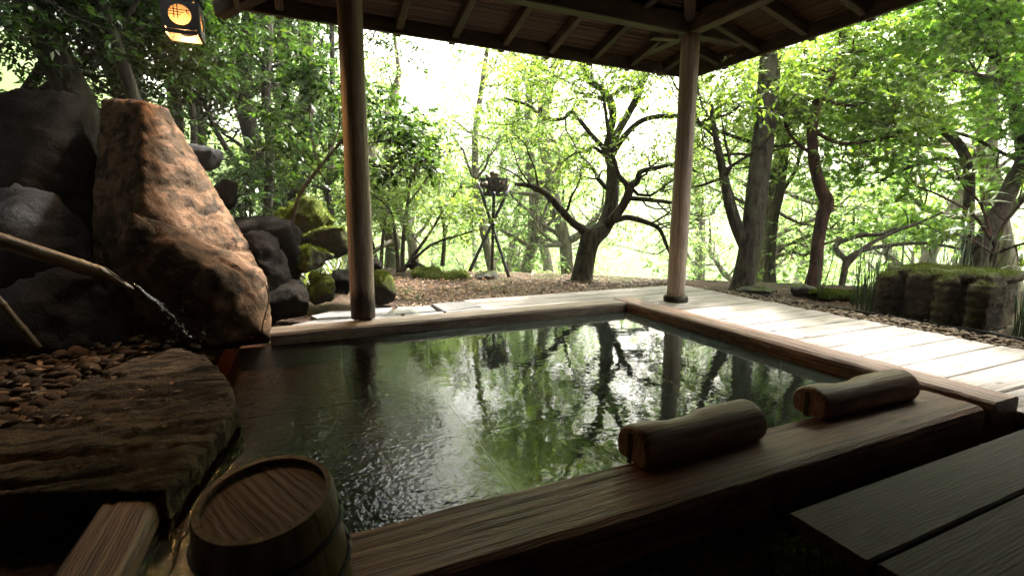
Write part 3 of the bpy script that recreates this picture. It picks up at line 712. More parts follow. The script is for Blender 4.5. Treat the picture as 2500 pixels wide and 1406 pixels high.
# ------------------------------------------------------------------ pavilion
pav = empty('pavilion', (1.77, 1.8, 0)); tag(pav, 'dark timber bath pavilion roof on round posts over the pool', 'pavilion')
def part(o, label=None):
    o.parent = pav; child(o)
    if label: o['label'] = label
    return o
def post(x, y, z0, z1, r0, r1, mat, label):
    n, rings = 28, 26; V, Fc = [], []
    for i in range(rings+1):
        t = i/rings; z = (z1-z0)*t
        for k in range(n):
            a = 2*math.pi*k/n; r = r0 + (r1-r0)*t + 0.0022*mnoise.noise(Vector((math.cos(a)*2+x, math.sin(a)*2, z*1.2)))
            V.append((r*math.cos(a), r*math.sin(a), z))
    for i in range(rings):
        for k in range(n): Fc.append([i*n+k, i*n+(k+1) % n, (i+1)*n+(k+1) % n, (i+1)*n+k])
    Fc.append(list(range(n))[::-1]); Fc.append([rings*n+k for k in range(n)])
    o = obj('post', mesh_np('post', V, Fc, mat, True), None, (x, y, z0)); return part(o, label)
ZB, YB, XR, XL = 2.29, 3.385, 3.15, 0.385        # underside of wall plates, their lines
corner_post_ = post(3.152, 3.372, 0.045, ZB+0.02, 0.080, 0.076, M['post'], 'pale round post at the deck corner')
post(0.383, 3.40, 0.075, ZB+0.02, 0.082, 0.076, M['post_wet'], 'round post with dark wet foot on the far curb')
YK = -2.6                                          # rear end of the roof behind the camera
post(3.152, YK+0.6, 0.0, ZB+0.02, 0.080, 0.076, M['post'], 'rear round post behind the camera')
post(0.383, YK+0.6, -0.1, ZB+0.02, 0.080, 0.076, M['post'], 'rear round post behind the camera on the left')
o = obj('post_stone', pebble_me(77, 3)); me = o.data
for v in me.vertices:
    r = math.hypot(v.co.x, v.co.y); a = math.atan2(v.co.y, v.co.x)
    R_ = 0.108*(1+0.10*mnoise.noise(Vector((math.cos(a)*2, math.sin(a)*2, 4))))
    zz = max(-1, min(1, v.co.z*3.2)); v.co = Vector((math.cos(a)*R_*min(1, r*1.5), math.sin(a)*R_*min(1, r*1.5), 0.012+zz*0.038+0.008*mnoise.noise(v.co*5)))
me.materials.append(M['pad']); o.parent = corner_post_; o.location = (0, 0, -0.045); o['label'] = 'dark stone pad under the deck corner post'
for a, b, lab in (((-0.35, YB, ZB+0.075), (3.75, YB, ZB+0.075), 'far wall plate beam'), ((XR, YK, ZB+0.078), (XR, 3.98, ZB+0.078), 'right wall plate beam'), ((XL, YK, ZB+0.078), (XL, 3.98, ZB+0.078), 'left wall plate beam')):
    # plates cross by halving: the cross ones sit 3 mm proud
    part(beam('wall_plate', a, b, 0.10, 0.15, M['roofwood'], None, 0.006), lab)
for y in (1.35, -0.75):
    part(beam('tie_beam', (XL+0.06, y, ZB+0.23), (XR-0.06, y, ZB+0.23), 0.12, 0.16, M['roofwood'], None, 0.006))
# short bracket stub at the corner post
part(beam('bracket_stub', (2.84, 3.50, ZB-0.002), (3.06, 3.44, ZB-0.002), 0.07, 0.06, M['roofwood'], None, 0.004))
EX0, EX1, EY1, EY0, ZE = XL-0.735, XR+0.75, 4.135, YK-0.3, 2.235       # eave rectangle, rafter centre height at the eave
SL = 0.26                                            # roof pitch (rise over run)
XM = (EX0+EX1)/2; HW = (EX1-EX0)/2
def roof_z(x, y): return ZE + SL*min(HW-abs(x-XM), EY1-y, HW)
RT = 0.075
def rafter(x0, y0, x1, y1, wd=0.055, ht=RT, lab=None, ext=0.03):
    a = Vector((x0, y0, roof_z(x0, y0))); b = Vector((x1, y1, roof_z(x1, y1))); d = (a-b).normalized()
    part(beam('rafter', a+d*ext, b, wd, ht, M['roofwood'], None, 0.004), lab)
for x in [-0.027+0.0, 0.405, 0.825, 1.28, 1.73, 2.18, 2.64, 3.08, 3.49]:
    run = min(HW-abs(x-XM), 2.0)
    if run > 0.05: rafter(x, EY1, x, EY1-run)
for k in range(15):
    y = 3.70 - 0.44*k
    run = min(EY1-y, HW) if y < EY1 else 0
    if run > 0.1:
        rafter(EX1, y, EX1-run, y); rafter(EX0, y, EX0+run, y)
for sx in (EX0, EX1):
    s = 1 if sx == EX0 else -1; a = Vector((sx, EY1, ZE-0.012)); b = Vector((XM, EY1-HW, ZE+SL*HW-0.012)); d = (a-b).normalized()
    part(beam('hip_rafter', a+d*0.10, b, 0.085, 0.105, M['roofwood'], None, 0.005), 'hip rafter at the corner of the eaves')
part(beam('ridge_beam', (XM, EY1-HW, ZE+SL*HW+0.01), (XM, EY0, ZE+SL*HW+0.01), 0.1, 0.15, M['roofwood'], None, 0.005))
# fascia strips fixed across the rafter backs near the eave
ZF = ZE + 0.028
for a, b in (((EX0+0.05, EY1-0.06, ZF), (EX1-0.05, EY1-0.06, ZF)),):
    part(beam('fascia_board', a, b, 0.032, 0.155, M['roofwood'], None, 0.003), 'long eave board on the far side')
part(beam('fascia_board', (EX1-0.06, EY1-0.05, ZF), (EX1-0.06, EY0, ZF), 0.032, 0.155, M['roofwood'], None, 0.003), 'long eave board on the right side')
part(beam('fascia_board', (EX0+0.06, EY1-0.05, ZF), (EX0+0.06, EY0, ZF), 0.032, 0.155, M['roofwood'], None, 0.003), 'long eave board on the left side')
# reed ceiling: reeds lie parallel to the eave on the rafters; roof boards close it above
m = NT('reed'); a = m.n('Attribute', _attribute_name='var').outputs['Fac']
c = m.ramp(a, [(0, (0.035, 0.018, 0.010)), (1, (0.12, 0.064, 0.036))]); m.bsdf(c, 0.6, None, spec=0.35); M['reed'] = m.m
m = NT('roof_cover'); n1 = m.noise(m.n('TexCoord').outputs['Object'], 6, 4); m.bsdf(m.ramp(n1, [(0.3, (0.03, 0.025, 0.02)), (0.7, (0.07, 0.06, 0.05))]), 0.9, n1, 0.4); M['cover'] = m.m
def reeds(side):
    paths = []; k = 0.02
    g2 = np.random.default_rng(9)
    out = []
    while k < HW:
        jit = g2.uniform(-.002, .002); z = ZE + SL*k + RT/2 + 0.014 + jit
        if side == 'far': a, b = (EX0+k, EY1-k, z), (EX1-k, EY1-k, z)
        elif side == 'right': a, b = (EX1-k, EY1-k, z), (EX1-k, EY0, z)
        else: a, b = (EX0+k, EY1-k, z), (EX0+k, EY0, z)
        a, b = Vector(a), Vector(b); n = max(2, int((b-a).length/0.9)); r = g2.uniform(0.0052, 0.0078)
        pts = [a.lerp(b, i/n) + Vector((0, 0, g2.uniform(-.0035, .0035))) for i in range(n+1)]
        out.append((pts, r)); k += 0.0118 + g2.uniform(-.001, .002)
    V, Fc = tubes(out, 4)
    g3 = np.random.default_rng(2); var = []
    for pts, r in out: var += [g3.random()]*(4*(len(pts)-1)+2)
    return mesh_np('reed_ceiling', V, Fc, M['reed'], False, var)
for side, lab in (('far', 'reed ceiling on the far roof slope'), ('right', 'reed ceiling on the right roof slope'), ('left', 'reed ceiling on the left roof slope')):
    o = part(obj('reed_ceiling', reeds(side)), lab); o['kind'] = 'stuff'
zc = ZE + RT/2 + 0.03; h_ = SL*HW
V = [(EX0-.03, EY1+.03, zc), (EX1+.03, EY1+.03, zc), (EX1+.03, EY0, zc), (EX0-.03, EY0, zc), (XM, EY1-HW, zc+h_), (XM, EY0, zc+h_)]
V2 = [(x, y, z+0.05) for x, y, z in V]
Fc = [[0, 1, 4], [1, 2, 5, 4], [3, 0, 4, 5]]; Fc = Fc + [[i+6 for i in f][::-1] for f in Fc] + [[0, 6, 7, 1], [1, 7, 8, 2], [3, 9, 6, 0], [2, 8, 11, 5], [5, 11, 9, 3]]
part(obj('roof_covering', mesh_np('roof_covering', V+V2, Fc, M['cover'])), 'bark roof covering above the reeds')

# unseen boards and slabs, added around the camera to keep the near end dark
blocker = empty('light_blocker', (1.0, -2.9, 0)); tag(blocker, 'unseen dark boarding added behind the pavilion to keep light out', 'shade screen')
def blocker_run(a, b, z1=3.2):
    a, b = Vector(a), Vector(b); L = (b-a).length; n = round(L/0.36); d = (b-a)/n; q = Vector((-d.y, d.x, 0)).normalized()
    for k in range(n):
        c_ = a + d*(k+.5); me = box_me('blocker_board', z1+0.4, 0.352, 0.03, M['roofwood'], 0.004)
        o = obj('blocker_board', me, blocker, (c_.x, c_.y, (z1-0.4)/2)); o.rotation_euler = Matrix((Vector((0, 0, 1)), d.normalized(), q*-1)).transposed().to_euler(); child(o)
blocker_run((-3.05, -2.95, 0), (4.9, -2.95, 0)); blocker_run((-3.05, -2.95, 0), (-3.05, 3.3, 0)); blocker_run((4.9, -2.95, 0), (4.9, 1.45, 0))
for x0, x1, y1 in ((-3.3, EX0+0.15, 3.0), (EX1-0.15, 5.2, 1.5)):
    o = obj('blocker_slab', box_me('blocker_slab', x1-x0, y1+3.3, 0.12, M['cover'], 0.01), blocker, ((x0+x1)/2, (y1-3.3)/2, 2.62)); child(o)
o = obj('blocker_slab', box_me('blocker_slab', EX1-EX0+1.0, 1.2, 0.12, M['cover'], 0.01), blocker, (XM, -3.0, 3.3)); child(o)

# ------------------------------------------------------------------ lantern
LC = Vector((-0.600, 3.93, 2.02)); LS = 0.158
lan = empty('hanging_lantern', (LC.x, LC.y, LC.z)); lan.scale = (1.24, 1.24, 1.24); tag(lan, 'lit square wooden lantern with round paper windows hanging above the boulder', 'lantern')
m = NT('lantern_paper'); em = m.n('Emission', Color=(1.0, 0.56, 0.27, 1), Strength=0.022); tl = m.n('BsdfTranslucent', Color=(0.040, 0.027, 0.014, 1))
ad = m.n('AddShader', i0=em.outputs[0], i1=tl.outputs[0]); m.l(ad.outputs[0], m.out.inputs[0]); M['paper'] = m.m
m = NT('bulb_glow'); em = m.n('Emission', Color=(1.0, 0.66, 0.36, 1), Strength=4.0); m.l(em.outputs[0], m.out.inputs[0]); M['bulb'] = m.m
M['lanwood'] = plain('lantern_inner_wood', (0.42, 0.26, 0.12), 0.6)
def lpart(o, lab=None):
    o.parent = lan; child(o)
    if lab: o['label'] = lab
    return o
def panel_me(s, r, th):
    n = 40; V, Fc = [], []
    for z in (0, th):
        for i in range(n):
            a = 2*math.pi*(i+.5)/n; ca, sa = math.cos(a), math.sin(a); k = (s/2)/max(abs(ca), abs(sa))
            V.append((ca*k, sa*k, z)); V.append((ca*r, sa*r+0.001, z))
    o_ = 2*n
    for i in range(n):
        j = (i+1) % n
        Fc += [[2*i, 2*j, 2*j+1, 2*i+1], [o_+2*i, o_+2*i+1, o_+2*j+1, o_+2*j], [2*i+1, 2*j+1, o_+2*j+1, o_+2*i+1], [2*i, o_+2*i, o_+2*j, 2*j]]
    return mesh_np('panel', V, Fc, M['darkwood'])
for q in range(4):
    mat = Matrix.Translation(LC) @ Matrix.Rotation(math.pi/2*q, 4, 'Z') @ Matrix.Translation((0, -LS/2, 0)) @ Matrix.Rotation(math.pi/2, 4, 'X')
    o = obj('panel', panel_me(LS-0.02, 0.050, 0.006)); o.data.transform(mat); pan = lpart(o)
    n = 32; me = mesh_np('paper_window', [(0.056*math.cos(2*math.pi*i/n), 0.056*math.sin(2*math.pi*i/n), -0.003) for i in range(n)], [list(range(n))], M['paper']); me.transform(mat)
    obj('paper_window', me, pan)
    # lattice strokes cut across the round window
    V, Fc = [], []
    def bar(x0, x1, y0, y1):
        b_ = len(V)
        for z in (0.0065, 0.010):
            V.extend([(x0, y0, z), (x1, y0, z), (x1, y1, z), (x0, y1, z)])
        for f in ([0, 1, 2, 3][::-1], [4, 5, 6, 7], [0, 1, 5, 4], [1, 2, 6, 5], [2, 3, 7, 6], [3, 0, 4, 7]): Fc.append([b_+i for i in f])
    t = 0.0021
    for x in (-0.0245, -0.0085): bar(x-t, x+t, -0.018, 0.0495 if x > -0.02 else 0.042)
    for y, x1 in ((0.023, 0.044), (0.0105, 0.018), (-0.002, 0.006)): bar(-math.sqrt(0.05**2-y*y), x1, y-t*0.7, y+t*0.7)
    bar(0.030, 0.0345, 0.012, 0.027); bar(0.0345, 0.040, 0.008, 0.012)
    me = mesh_np('lattice_stroke', V, Fc, M['darkwood']); me.transform(mat); obj('lattice_stroke', me, pan)
for sx in (-1, 1):
    for sy in (-1, 1):
        lpart(beam('corner_post', LC+Vector((sx*(LS/2-.004), sy*(LS/2-.004), -LS/2)), LC+Vector((sx*(LS/2-.004), sy*(LS/2-.004), LS/2)), 0.016, 0.016, M['darkwood'], None, 0.002))
for dz in (-LS/2, LS/2):
    for s in (-1, 1):
        lpart(beam('rail', LC+Vector((-LS/2+.012, s*(LS/2-.002), dz)), LC+Vector((LS/2-.012, s*(LS/2-.002), dz)), 0.014, 0.018, M['darkwood'], None, 0.002))
        lpart(beam('rail', LC+Vector((s*(LS/2-.002), -LS/2+.012, dz)), LC+Vector((s*(LS/2-.002), LS/2-.012, dz)), 0.014, 0.018, M['darkwood'], None, 0.002))
lpart(obj('lid', box_me('lid', LS+0.02, LS+0.02, 0.016, M['darkwood']), None, LC+Vector((0, 0, LS/2+0.02))))
lpart(beam('hanger', LC+Vector((0, 0, LS/2+0.02)), LC+Vector((0.0, 0, 0.19)), 0.012, 0.012, M['darkwood'], None, 0.002))
lpart(beam('hanger_arm', LC+Vector((-0.03, 0, 0.19)), LC+Vector((0.24, 0.05, 0.19)), 0.03, 0.03, M['darkwood'], None, 0.002))
o = obj('bulb', pebble_me(5, 2)); o.data.materials.append(M['bulb']); o.data.transform(Matrix.Diagonal((0.016, 0.016, 0.03, 1))); o.location = LC + Vector((0.005, 0, -0.02)); lpart(o)
ld = bpy.data.lights.new('lantern_light', 'POINT'); ld.energy = 6.0; ld.color = (1.0, 0.50, 0.18); ld.shadow_soft_size = 0.03
lo = bpy.data.objects.new('lantern_light', ld); lo.location = LC + Vector((0, 0, -0.055)); link(lo, lan); child(lo)

# ------------------------------------------------------------------ bamboo spout and its falling water
M['bamboo'] = wood('aged_bamboo', (0.07, 0.045, 0.018), (0.20, 0.14, 0.06), 12, 0.42, 0.0, 0.15, spec=0.45, blotch=0.3)
spo = empty('bamboo_spout', tuple(at_y(0, 580, 2.95))); tag(spo, 'long bamboo water spout pouring beside the boulder', 'spout')
def bamboo(a, b, r0, r1, parent, cut=True):
    a, b = Vector(a), Vector(b); L = (b-a).length; n, s = 60, 20; V, Fc = [], []
    nodes = [L*0.32, L*0.70]
    for i in range(n+1):
        x = L*i/n; r = r0+(r1-r0)*i/n
        for q in nodes: r += 0.0035*math.exp(-((x-q)/0.008)**2)
        for k in range(s):
            t = 2*math.pi*k/s; xx = x
            if cut and i == n: xx = x + 0.075*(-math.sin(t)) - 0.055
            if cut and i == n-1: xx = x + 0.07*(-math.sin(t)) - 0.065
            if cut and i == n-2: xx = x + 0.06*(-math.sin(t)) - 0.07
            if cut and n-14 < i < n-2: xx = min(x, L + 0.05*(-math.sin(t)) - 0.085 - (n-2-i)*0.004)
            V.append((xx, r*math.cos(t), r*math.sin(t)))
    for i in range(n):
        for k in range(s): Fc.append([i*s+k, i*s+(k+1) % s, (i+1)*s+(k+1) % s, (i+1)*s+k])
    me = mesh_np('bamboo_tube', V, Fc, M['bamboo'], True)
    md = obj('bamboo_tube', me, parent); md.rotation_euler = (b-a).to_track_quat('X', 'Z').to_euler(); md.location = a; child(md)
    so = md.modifiers.new('wall', 'SOLIDIFY'); so.thickness = 0.006
    return md
bamboo(at_y(-160, 535, 2.98), at_y(322, 690, 3.05), 0.036, 0.032, spo)
prop = bamboo(at_y(-40, 690, 3.1), at_y(95, 850, 3.12), 0.018, 0.016, spo, False); prop['label'] = 'slanting bamboo prop near the ground'
m = NT('falling_water'); v = m.n('TexCoord').outputs['Object']
bp = m.n('Bump', Strength=0.8, Distance=0.01, Height=m.noise(m.n('Mapping', Vector=v, Scale=(40, 40, 12)).outputs[0], 1, 3))
fr = m.n('Fresnel', IOR=1.5); m.l(bp.outputs[0], fr.inputs['Normal']); gl = m.n('BsdfGlossy', Color=(1, 1, 1, 1), Roughness=0.08); m.l(bp.outputs[0], gl.inputs['Normal'])
tr = m.n('BsdfTransparent', Color=(0.97, 0.97, 0.97, 1)); fin = m.n('MixShader', i0=m.math('ADD', fr.outputs[0], 0.12, True), i1=tr.outputs[0], i2=gl.outputs[0]); m.l(fin.outputs[0], m.out.inputs[0])
paths = []
s0 = at_y(325, 690, 3.05); e0 = at_y(468, 825, 3.10)
wr = random.Random(12)
def fall(t, q, sp):
    p = s0.lerp(e0, t); p.z += 0.072*(t-t*t)
    return p + Vector((mnoise.noise(Vector((t*6, q*3.1, 0)))*sp, mnoise.noise(Vector((t*6, q*3.1, 5)))*sp, mnoise.noise(Vector((t*8, q*2.1, 9)))*sp*0.8))
for q in range(26):
    t0 = 0.0 if q < 4 else wr.uniform(0.0, 0.85); t1 = min(1.0, t0 + (wr.uniform(0.4, 0.8) if q < 4 else wr.uniform(0.06, 0.25))); n_ = max(4, int((t1-t0)*30)); r0 = wr.uniform(0.0016, 0.0034)
    paths.append(([fall(t0+(t1-t0)*i/n_, q, 0.008+0.026*(t0+(t1-t0)*i/n_)) for i in range(n_+1)], [max(0.0004, r0*math.sin(math.pi*min(0.97, 0.06+0.94*i/n_))*(1+0.5*math.sin(i*2.3+q))) for i in range(n_+1)]))
for q in range(60):                                   # loose drops and a little splash
    t = wr.uniform(0.3, 1.0); c_ = fall(t, q*1.7, 0.02+0.05*t); r0 = wr.uniform(0.001, 0.0026)
    if q > 30: c_ = e0 + Vector((wr.gauss(0, 0.05), wr.gauss(0, 0.04), abs(wr.gauss(0, 0.02))))
    paths.append(([c_, c_+Vector((0.001, 0, -r0*2)), c_+Vector((0.002, 0, -r0*4))], [0.0004, r0, 0.0004]))
V, Fc = tubes(paths, 6); o = obj('falling_water', mesh_np('falling_water', V, Fc, m.m, True)); tag(set_origin(o, e0), 'thin twisting stream of water falling from the bamboo spout', 'water stream')

# ------------------------------------------------------------------ headrests
def headrest(x0, x1, yc, r, label, seed, rz):
    n, s = 56, 30; L = x1-x0; V, Fc = [], []
    for i in range(n+1):
        t = i/n; x = -L/2 + L*t
        e = min(t, 1-t)*L; rnd = 1.0 if e > 0.02 else 0.86 + 0.14*math.sqrt(max(0, 1-((0.02-e)/0.02)**2))
        dip = 0.22*math.exp(-((t-0.38)/0.17)**4)
        for k in range(s):
            a = 2*math.pi*k/s; ca, sa = math.cos(a), math.sin(a)
            rr = r*rnd*(1 + 0.02*mnoise.noise(Vector((ca*1.5+seed, sa*1.5, x*3))))
            y = ca*rr*1.04; z = sa*rr*0.98
            if sa < -0.62: z = -0.62*rr*0.98
            up = max(0.0, sa*0.72 + ca*0.69)                 # the hollow for the neck is cut on the pool side
            y -= up*dip*r*0.62; z -= up*dip*r*0.62
            V.append((x, y, z + r*0.61))
    for i in range(n):
        for k in range(s): Fc.append([i*s+k, (i+1)*s+k, (i+1)*s+(k+1) % s, i*s+(k+1) % s])
    Fc.append(list(range(s))); Fc.append([n*s+k for k in range(s)][::-1])
    root = empty('headrest', ((x0+x1)/2, yc, Z_N+0.001)); root.rotation_euler = (0, 0, rz); tag(root, label, 'headrest', 'wooden headrests on the near curb')
    me = mesh_np('log', V, Fc, M['pillow'], True)
    for p in me.polygons:
        if len(p.vertices) > 4: p.use_smooth = False
    bm = bmesh.new(); bm.from_mesh(me); bmesh.ops.recalc_face_normals(bm, faces=bm.faces); bm.to_mesh(me); bm.free()
    obj('log', me, root)
    pl = box_me('plug', 0.006, 0.016, r*1.35, M['darkwood'], 0.003)
    obj('plug', pl, root, (-L/2-0.0005, 0.006, r*0.62))
    return root
headrest(0.885, 1.40, 1.10, 0.072, 'nearer reddish wooden headrest log with hollowed side', 1, R(1.0))
headrest(1.715, 2.285, 1.105, 0.070, 'further wooden headrest log touching the right curb', 5, R(-1.5))

# ------------------------------------------------------------------ upturned wooden tub
tub = empty('wooden_tub', (-0.075, 0.985, 0.052)); tag(tub, 'upturned wooden wash tub with recessed base at the lower left', 'tub')
tub.rotation_euler = (0.148, -0.05, 0)
TB, TT, TH = 0.140, 0.119, 0.222
ns = 16
for k in range(ns):
    a0, a1 = 2*math.pi*k/ns + 0.004, 2*math.pi*(k+1)/ns - 0.004; V, Fc = [], []
    for (r, z) in ((TB, 0), (TT+0.004, TH*0.93), (TT-0.001, TH), (TT-0.012, TH), (TT-0.013, TH*0.9), (TB-0.014, 0)):
        for q in range(4):
            a = a0+(a1-a0)*q/3; V.append((r*math.cos(a), r*math.sin(a), z))
    for i in range(6):
        j = (i+1) % 6
        for q in range(3): Fc.append([i*4+q, i*4+q+1, j*4+q+1, j*4+q])
    Fc.append([i*4 for i in range(6)][::-1]); Fc.append([i*4+3 for i in range(6)])
    obj('stave', mesh_np('stave', V, Fc, M['stave']), tub)
rb = TT-0.0135
cuts = [-rb, -0.045, 0.035, rb]
for k in range(3):
    x0, x1 = cuts[k]+0.0006, cuts[k+1]-0.0006; top, bot = [], []
    n = 14
    xs_ = [x0+(x1-x0)*i/n for i in range(n+1)]
    prof = [(x, math.sqrt(max(0, rb*rb-x*x))) for x in xs_]
    ring = [(x, y) for x, y in prof] + [(x, -y) for x, y in prof[::-1]]
    ring = [p for i, p in enumerate(ring) if i == 0 or (abs(p[0]-ring[i-1][0])+abs(p[1]-ring[i-1][1])) > 1e-6]
    if abs(ring[0][0]-ring[-1][0])+abs(ring[0][1]-ring[-1][1]) < 1e-6: ring = ring[:-1]
    n_ = len(ring); V = [(x, y, 0) for x, y in ring] + [(x, y, -0.014) for x, y in ring]
    Fc = [list(range(n_))[::-1], [n_+i for i in range(n_)]] + [[i, (i+1) % n_, n_+(i+1) % n_, n_+i] for i in range(n_)]
    me = mesh_np('base_board', V, Fc, M['tub']); me.transform(Matrix.Rotation(R(90), 4, 'Z'))
    bm = bmesh.new(); bm.from_mesh(me); bmesh.ops.recalc_face_normals(bm, faces=bm.faces); bm.to_mesh(me); bm.free()
    o = obj('base_board', me, tub, (0, 0, TH-0.009)); o.rotation_euler = (0, 0, R(-62))
for z0 in (0.055, 0.150):
    r = TB + (TT-TB)*z0/TH + 0.0035
    V, Fc = tubes([([(r*math.cos(2*math.pi*i/40), r*math.sin(2*math.pi*i/40), z0) for i in range(41)], 0.006)], 8)
    obj('hoop', mesh_np('hoop', V, Fc, M['darkwood'], True), tub)

# ------------------------------------------------------------------ iron fire basket on a tripod
bz = empty('fire_basket_tripod', tuple(at(1205, 670, 6.3))); tag(bz, 'black iron fire basket full of firewood on a crossed tripod', 'brazier')
D0 = 6.3; X0 = at(1203, 543, D0)
def leg(b, t): 
    pts = [Vector(b).lerp(Vector(t), i/6) for i in range(7)]; V, Fc = tubes([(pts, 0.021)], 10); o = obj('leg', mesh_np('leg', V, Fc, M['iron'], True), bz); child(o)
leg(at(1146, 662, 6.15), at(1247, 452, 6.45)); leg(at(1247, 690, 6.2), at(1168, 448, 6.40)); leg(at(1201, 668, 6.75), at(1206, 470, 6.0))
V, Fc = tubes([([X0+Vector((0.05*math.cos(a), 0.05*math.sin(a), 0.012*math.sin(a*2))) for a in [2*math.pi*i/18 for i in range(19)]], 0.008)], 6)
child(obj('binding', mesh_np('binding', V, Fc, M['iron'], True), bz))
bc = at(1207, 478, D0); hb = 0.20
def hoop(z, r, wd):
    V, Fc = [], []; n = 10
    for i in range(n):
        a = 2*math.pi*(i+.3)/n
        for rr_, zz in ((r, -wd/2), (r, wd/2), (r-0.006, wd/2), (r-0.006, -wd/2)): V.append(bc+Vector((rr_*math.cos(a), rr_*math.sin(a), z+zz)))
    for i in range(n):
        j = (i+1) % n
        for q in range(4): Fc.append([i*4+q, i*4+(q+1) % 4, j*4+(q+1) % 4, j*4+q])
    h_o = obj('hoop', mesh_np('hoop', V, Fc, M['steel']), bz); child(h_o); return h_o
top_hoop = hoop(0.20, 0.205, 0.036); hoop(0.115, 0.185, 0.030); hoop(0.01, 0.15, 0.028)
for i in range(10):
    a = 2*math.pi*(i+.3)/10; d = Vector((math.cos(a), math.sin(a), 0))
    o = beam('basket_strap', bc+d*0.148+Vector((0, 0, -0.01)), bc+d*0.209+Vector((0, 0, 0.225)), 0.030, 0.006, M['steel'], bz, 0.001); child(o)
V = [bc+Vector((0.148*math.cos(2*math.pi*i/16), 0.148*math.sin(2*math.pi*i/16), -0.005)) for i in range(16)]
child(obj('basket_floor', mesh_np('basket_floor', V, [list(range(16))], M['iron']), bz))
lr = random.Random(8)
for i in range(13):
    a = lr.uniform(0, 6.28); rr_ = lr.uniform(0, 0.09); c_ = bc+Vector((rr_*math.cos(a), rr_*math.sin(a), 0.05+0.013*i)); d = Vector((lr.uniform(-1, 1), lr.uniform(-1, 1), lr.uniform(-.25, .5))).normalized()*0.15
    if i == 3: c_, d = bc+Vector((-0.01, -0.05, 0.2)), Vector((0.01, -0.02, 0.085))
    rad_ = lr.uniform(0.024, 0.036); V, Fc = tubes([([c_-d, c_, c_+d], rad_)], 9)
    o = obj('firewood', mesh_np('firewood', V, Fc, M['firewood'])); tag(set_origin(o, c_), ['short upright log standing in the fire basket', 'split firewood log piled in the fire basket'][i != 3], 'firewood', 'firewood in the basket')

# a thin pale root hanging down the edge of the boulder
V, Fc = tubes([([at_y(648+8*math.sin(i*0.5), 690+12.5*i, 3.40-0.006*i) for i in range(11)], 0.0045)], 6)
o = obj('hanging_root', mesh_np('hanging_root', V, Fc, M['bamboo'], True)); tag(set_origin(o, at_y(650, 815, 3.36)), 'thin pale root hanging down the right edge of the boulder', 'root')

# ================================================================== VEGETATION
def nrm(a): return a/np.maximum(np.linalg.norm(a, axis=-1, keepdims=True), 1e-9)
LEAF4 = np.array([(0, 0, 0), (0.42, -0.5, 0.06), (1, 0, -0.06), (0.42, 0.5, 0.06)])
a_ = [math.radians(x) for x in (-128, -90, -62, -38, -17, 0)]
ml = [(0.0, -0.04)]
for ang, r in ((-110, .55), (-78, .26), (-52, .85), (-26, .34), (0, 1.0), (26, .34), (52, .85), (78, .26), (110, .55)):
    ml.append((r*math.cos(math.radians(ang)), r*math.sin(math.radians(ang))))
MAPLE = np.array([(x, y, -0.10*(x*x+y*y)) for x, y in ml])
def leaf_mesh(name, pos, dirs, L, aspect, mat, g, up_bias=1.0, shape=LEAF4):
    """many leaves: pos (n,3), dirs (n,3) tip directions, L (n,) lengths"""
    n = len(pos); k = len(shape)
    d = nrm(dirs); up = nrm(np.array([0, 0, 1.0])*up_bias + g.normal(0, .45, (n, 3)))
    side = nrm(np.cross(up, d)); nn = np.cross(d, side)
    V = (pos[:, None, :] + d[:, None, :]*(shape[None, :, 0:1]*L[:, None, None]) + side[:, None, :]*(shape[None, :, 1:2]*(L*aspect)[:, None, None])
         + nn[:, None, :]*(shape[None, :, 2:3]*L[:, None, None]))
    Fc = (np.arange(n)[:, None]*k + np.arange(k)[None, :])
    return mesh_np(name, V.reshape(-1, 3), Fc, mat, False, g.random(n))
def sprays(tips, tdirs, g, per=9, length=0.22, droop=0.25, jitter=0.35):
    """leafy twigs: leaves set alternately along each twig"""
    m_ = len(tips); j = np.arange(per)
    d = nrm(tdirs); side = nrm(np.cross(d, np.array([0, 0, 1.0]) + g.normal(0, .3, (m_, 3))))
    s = np.where(j % 2 == 0, 1.0, -1.0); s[-1] = 0.0
    t = (j+1)/per
    ln = length*g.uniform(.7, 1.25, (m_, 1))
    pos = tips[:, None, :] + d[:, None, :]*(t[None, :, None]*ln[:, :, None]) - np.array([0, 0, 1.0])*(droop*(t**2)[None, :, None]*ln[:, :, None])
    ld_ = d[:, None, :]*0.65 + side[:, None, :]*(s[None, :, None]*0.8) + g.normal(0, jitter, (m_, per, 3)) - np.array([0, 0, droop])
    return pos.reshape(-1, 3), ld_.reshape(-1, 3)
def rnd_dir(g, n): return nrm(g.normal(0, 1, (n, 3)))
def clump_tips(centres, radius, n_per, g, flat=0.6):
    """twig starts spread through uneven clumps; most leaves near the clump surface"""
    C_ = np.repeat(np.asarray(centres), n_per, axis=0); n = len(C_)
    u = rnd_dir(g, n); r = (g.random(n)**0.45)
    rad = np.repeat(radius*g.uniform(.65, 1.3, len(centres)), n_per)
    off = u*(r*rad)[:, None]; off[:, 2] *= flat
    dd = u.copy(); dd[:, 2] = dd[:, 2]*0.4 + 0.05
    return C_ + off, dd
def to3(poly, k=0.82):
    """rows (px, py, depth, radius_px) -> smoothed 3D path and radii"""
    rows = []
    for px_, py_, d, r in poly:
        p = at(px_, py_, d); rows.append((p.x, p.y, p.z, k*r*d/F_PX))
    s = spline(rows, 5)
    return [Vector(q[:3]) for q in s], [max(q[3], 0.002) for q in s]
def bough(a, d, L, r, g, seg=6, wander=0.32, lift=0.10):
    P_ = [Vector(a)]; d = Vector(d).normalized()
    for i in range(seg):
        d = (d + Vector(g.normal(0, wander, 3)) + Vector((0, 0, lift))).normalized(); P_.append(P_[-1] + d*(L/seg))
    return P_, [max(r*(1-0.82*i/seg), 0.0025) for i in range(seg+1)]
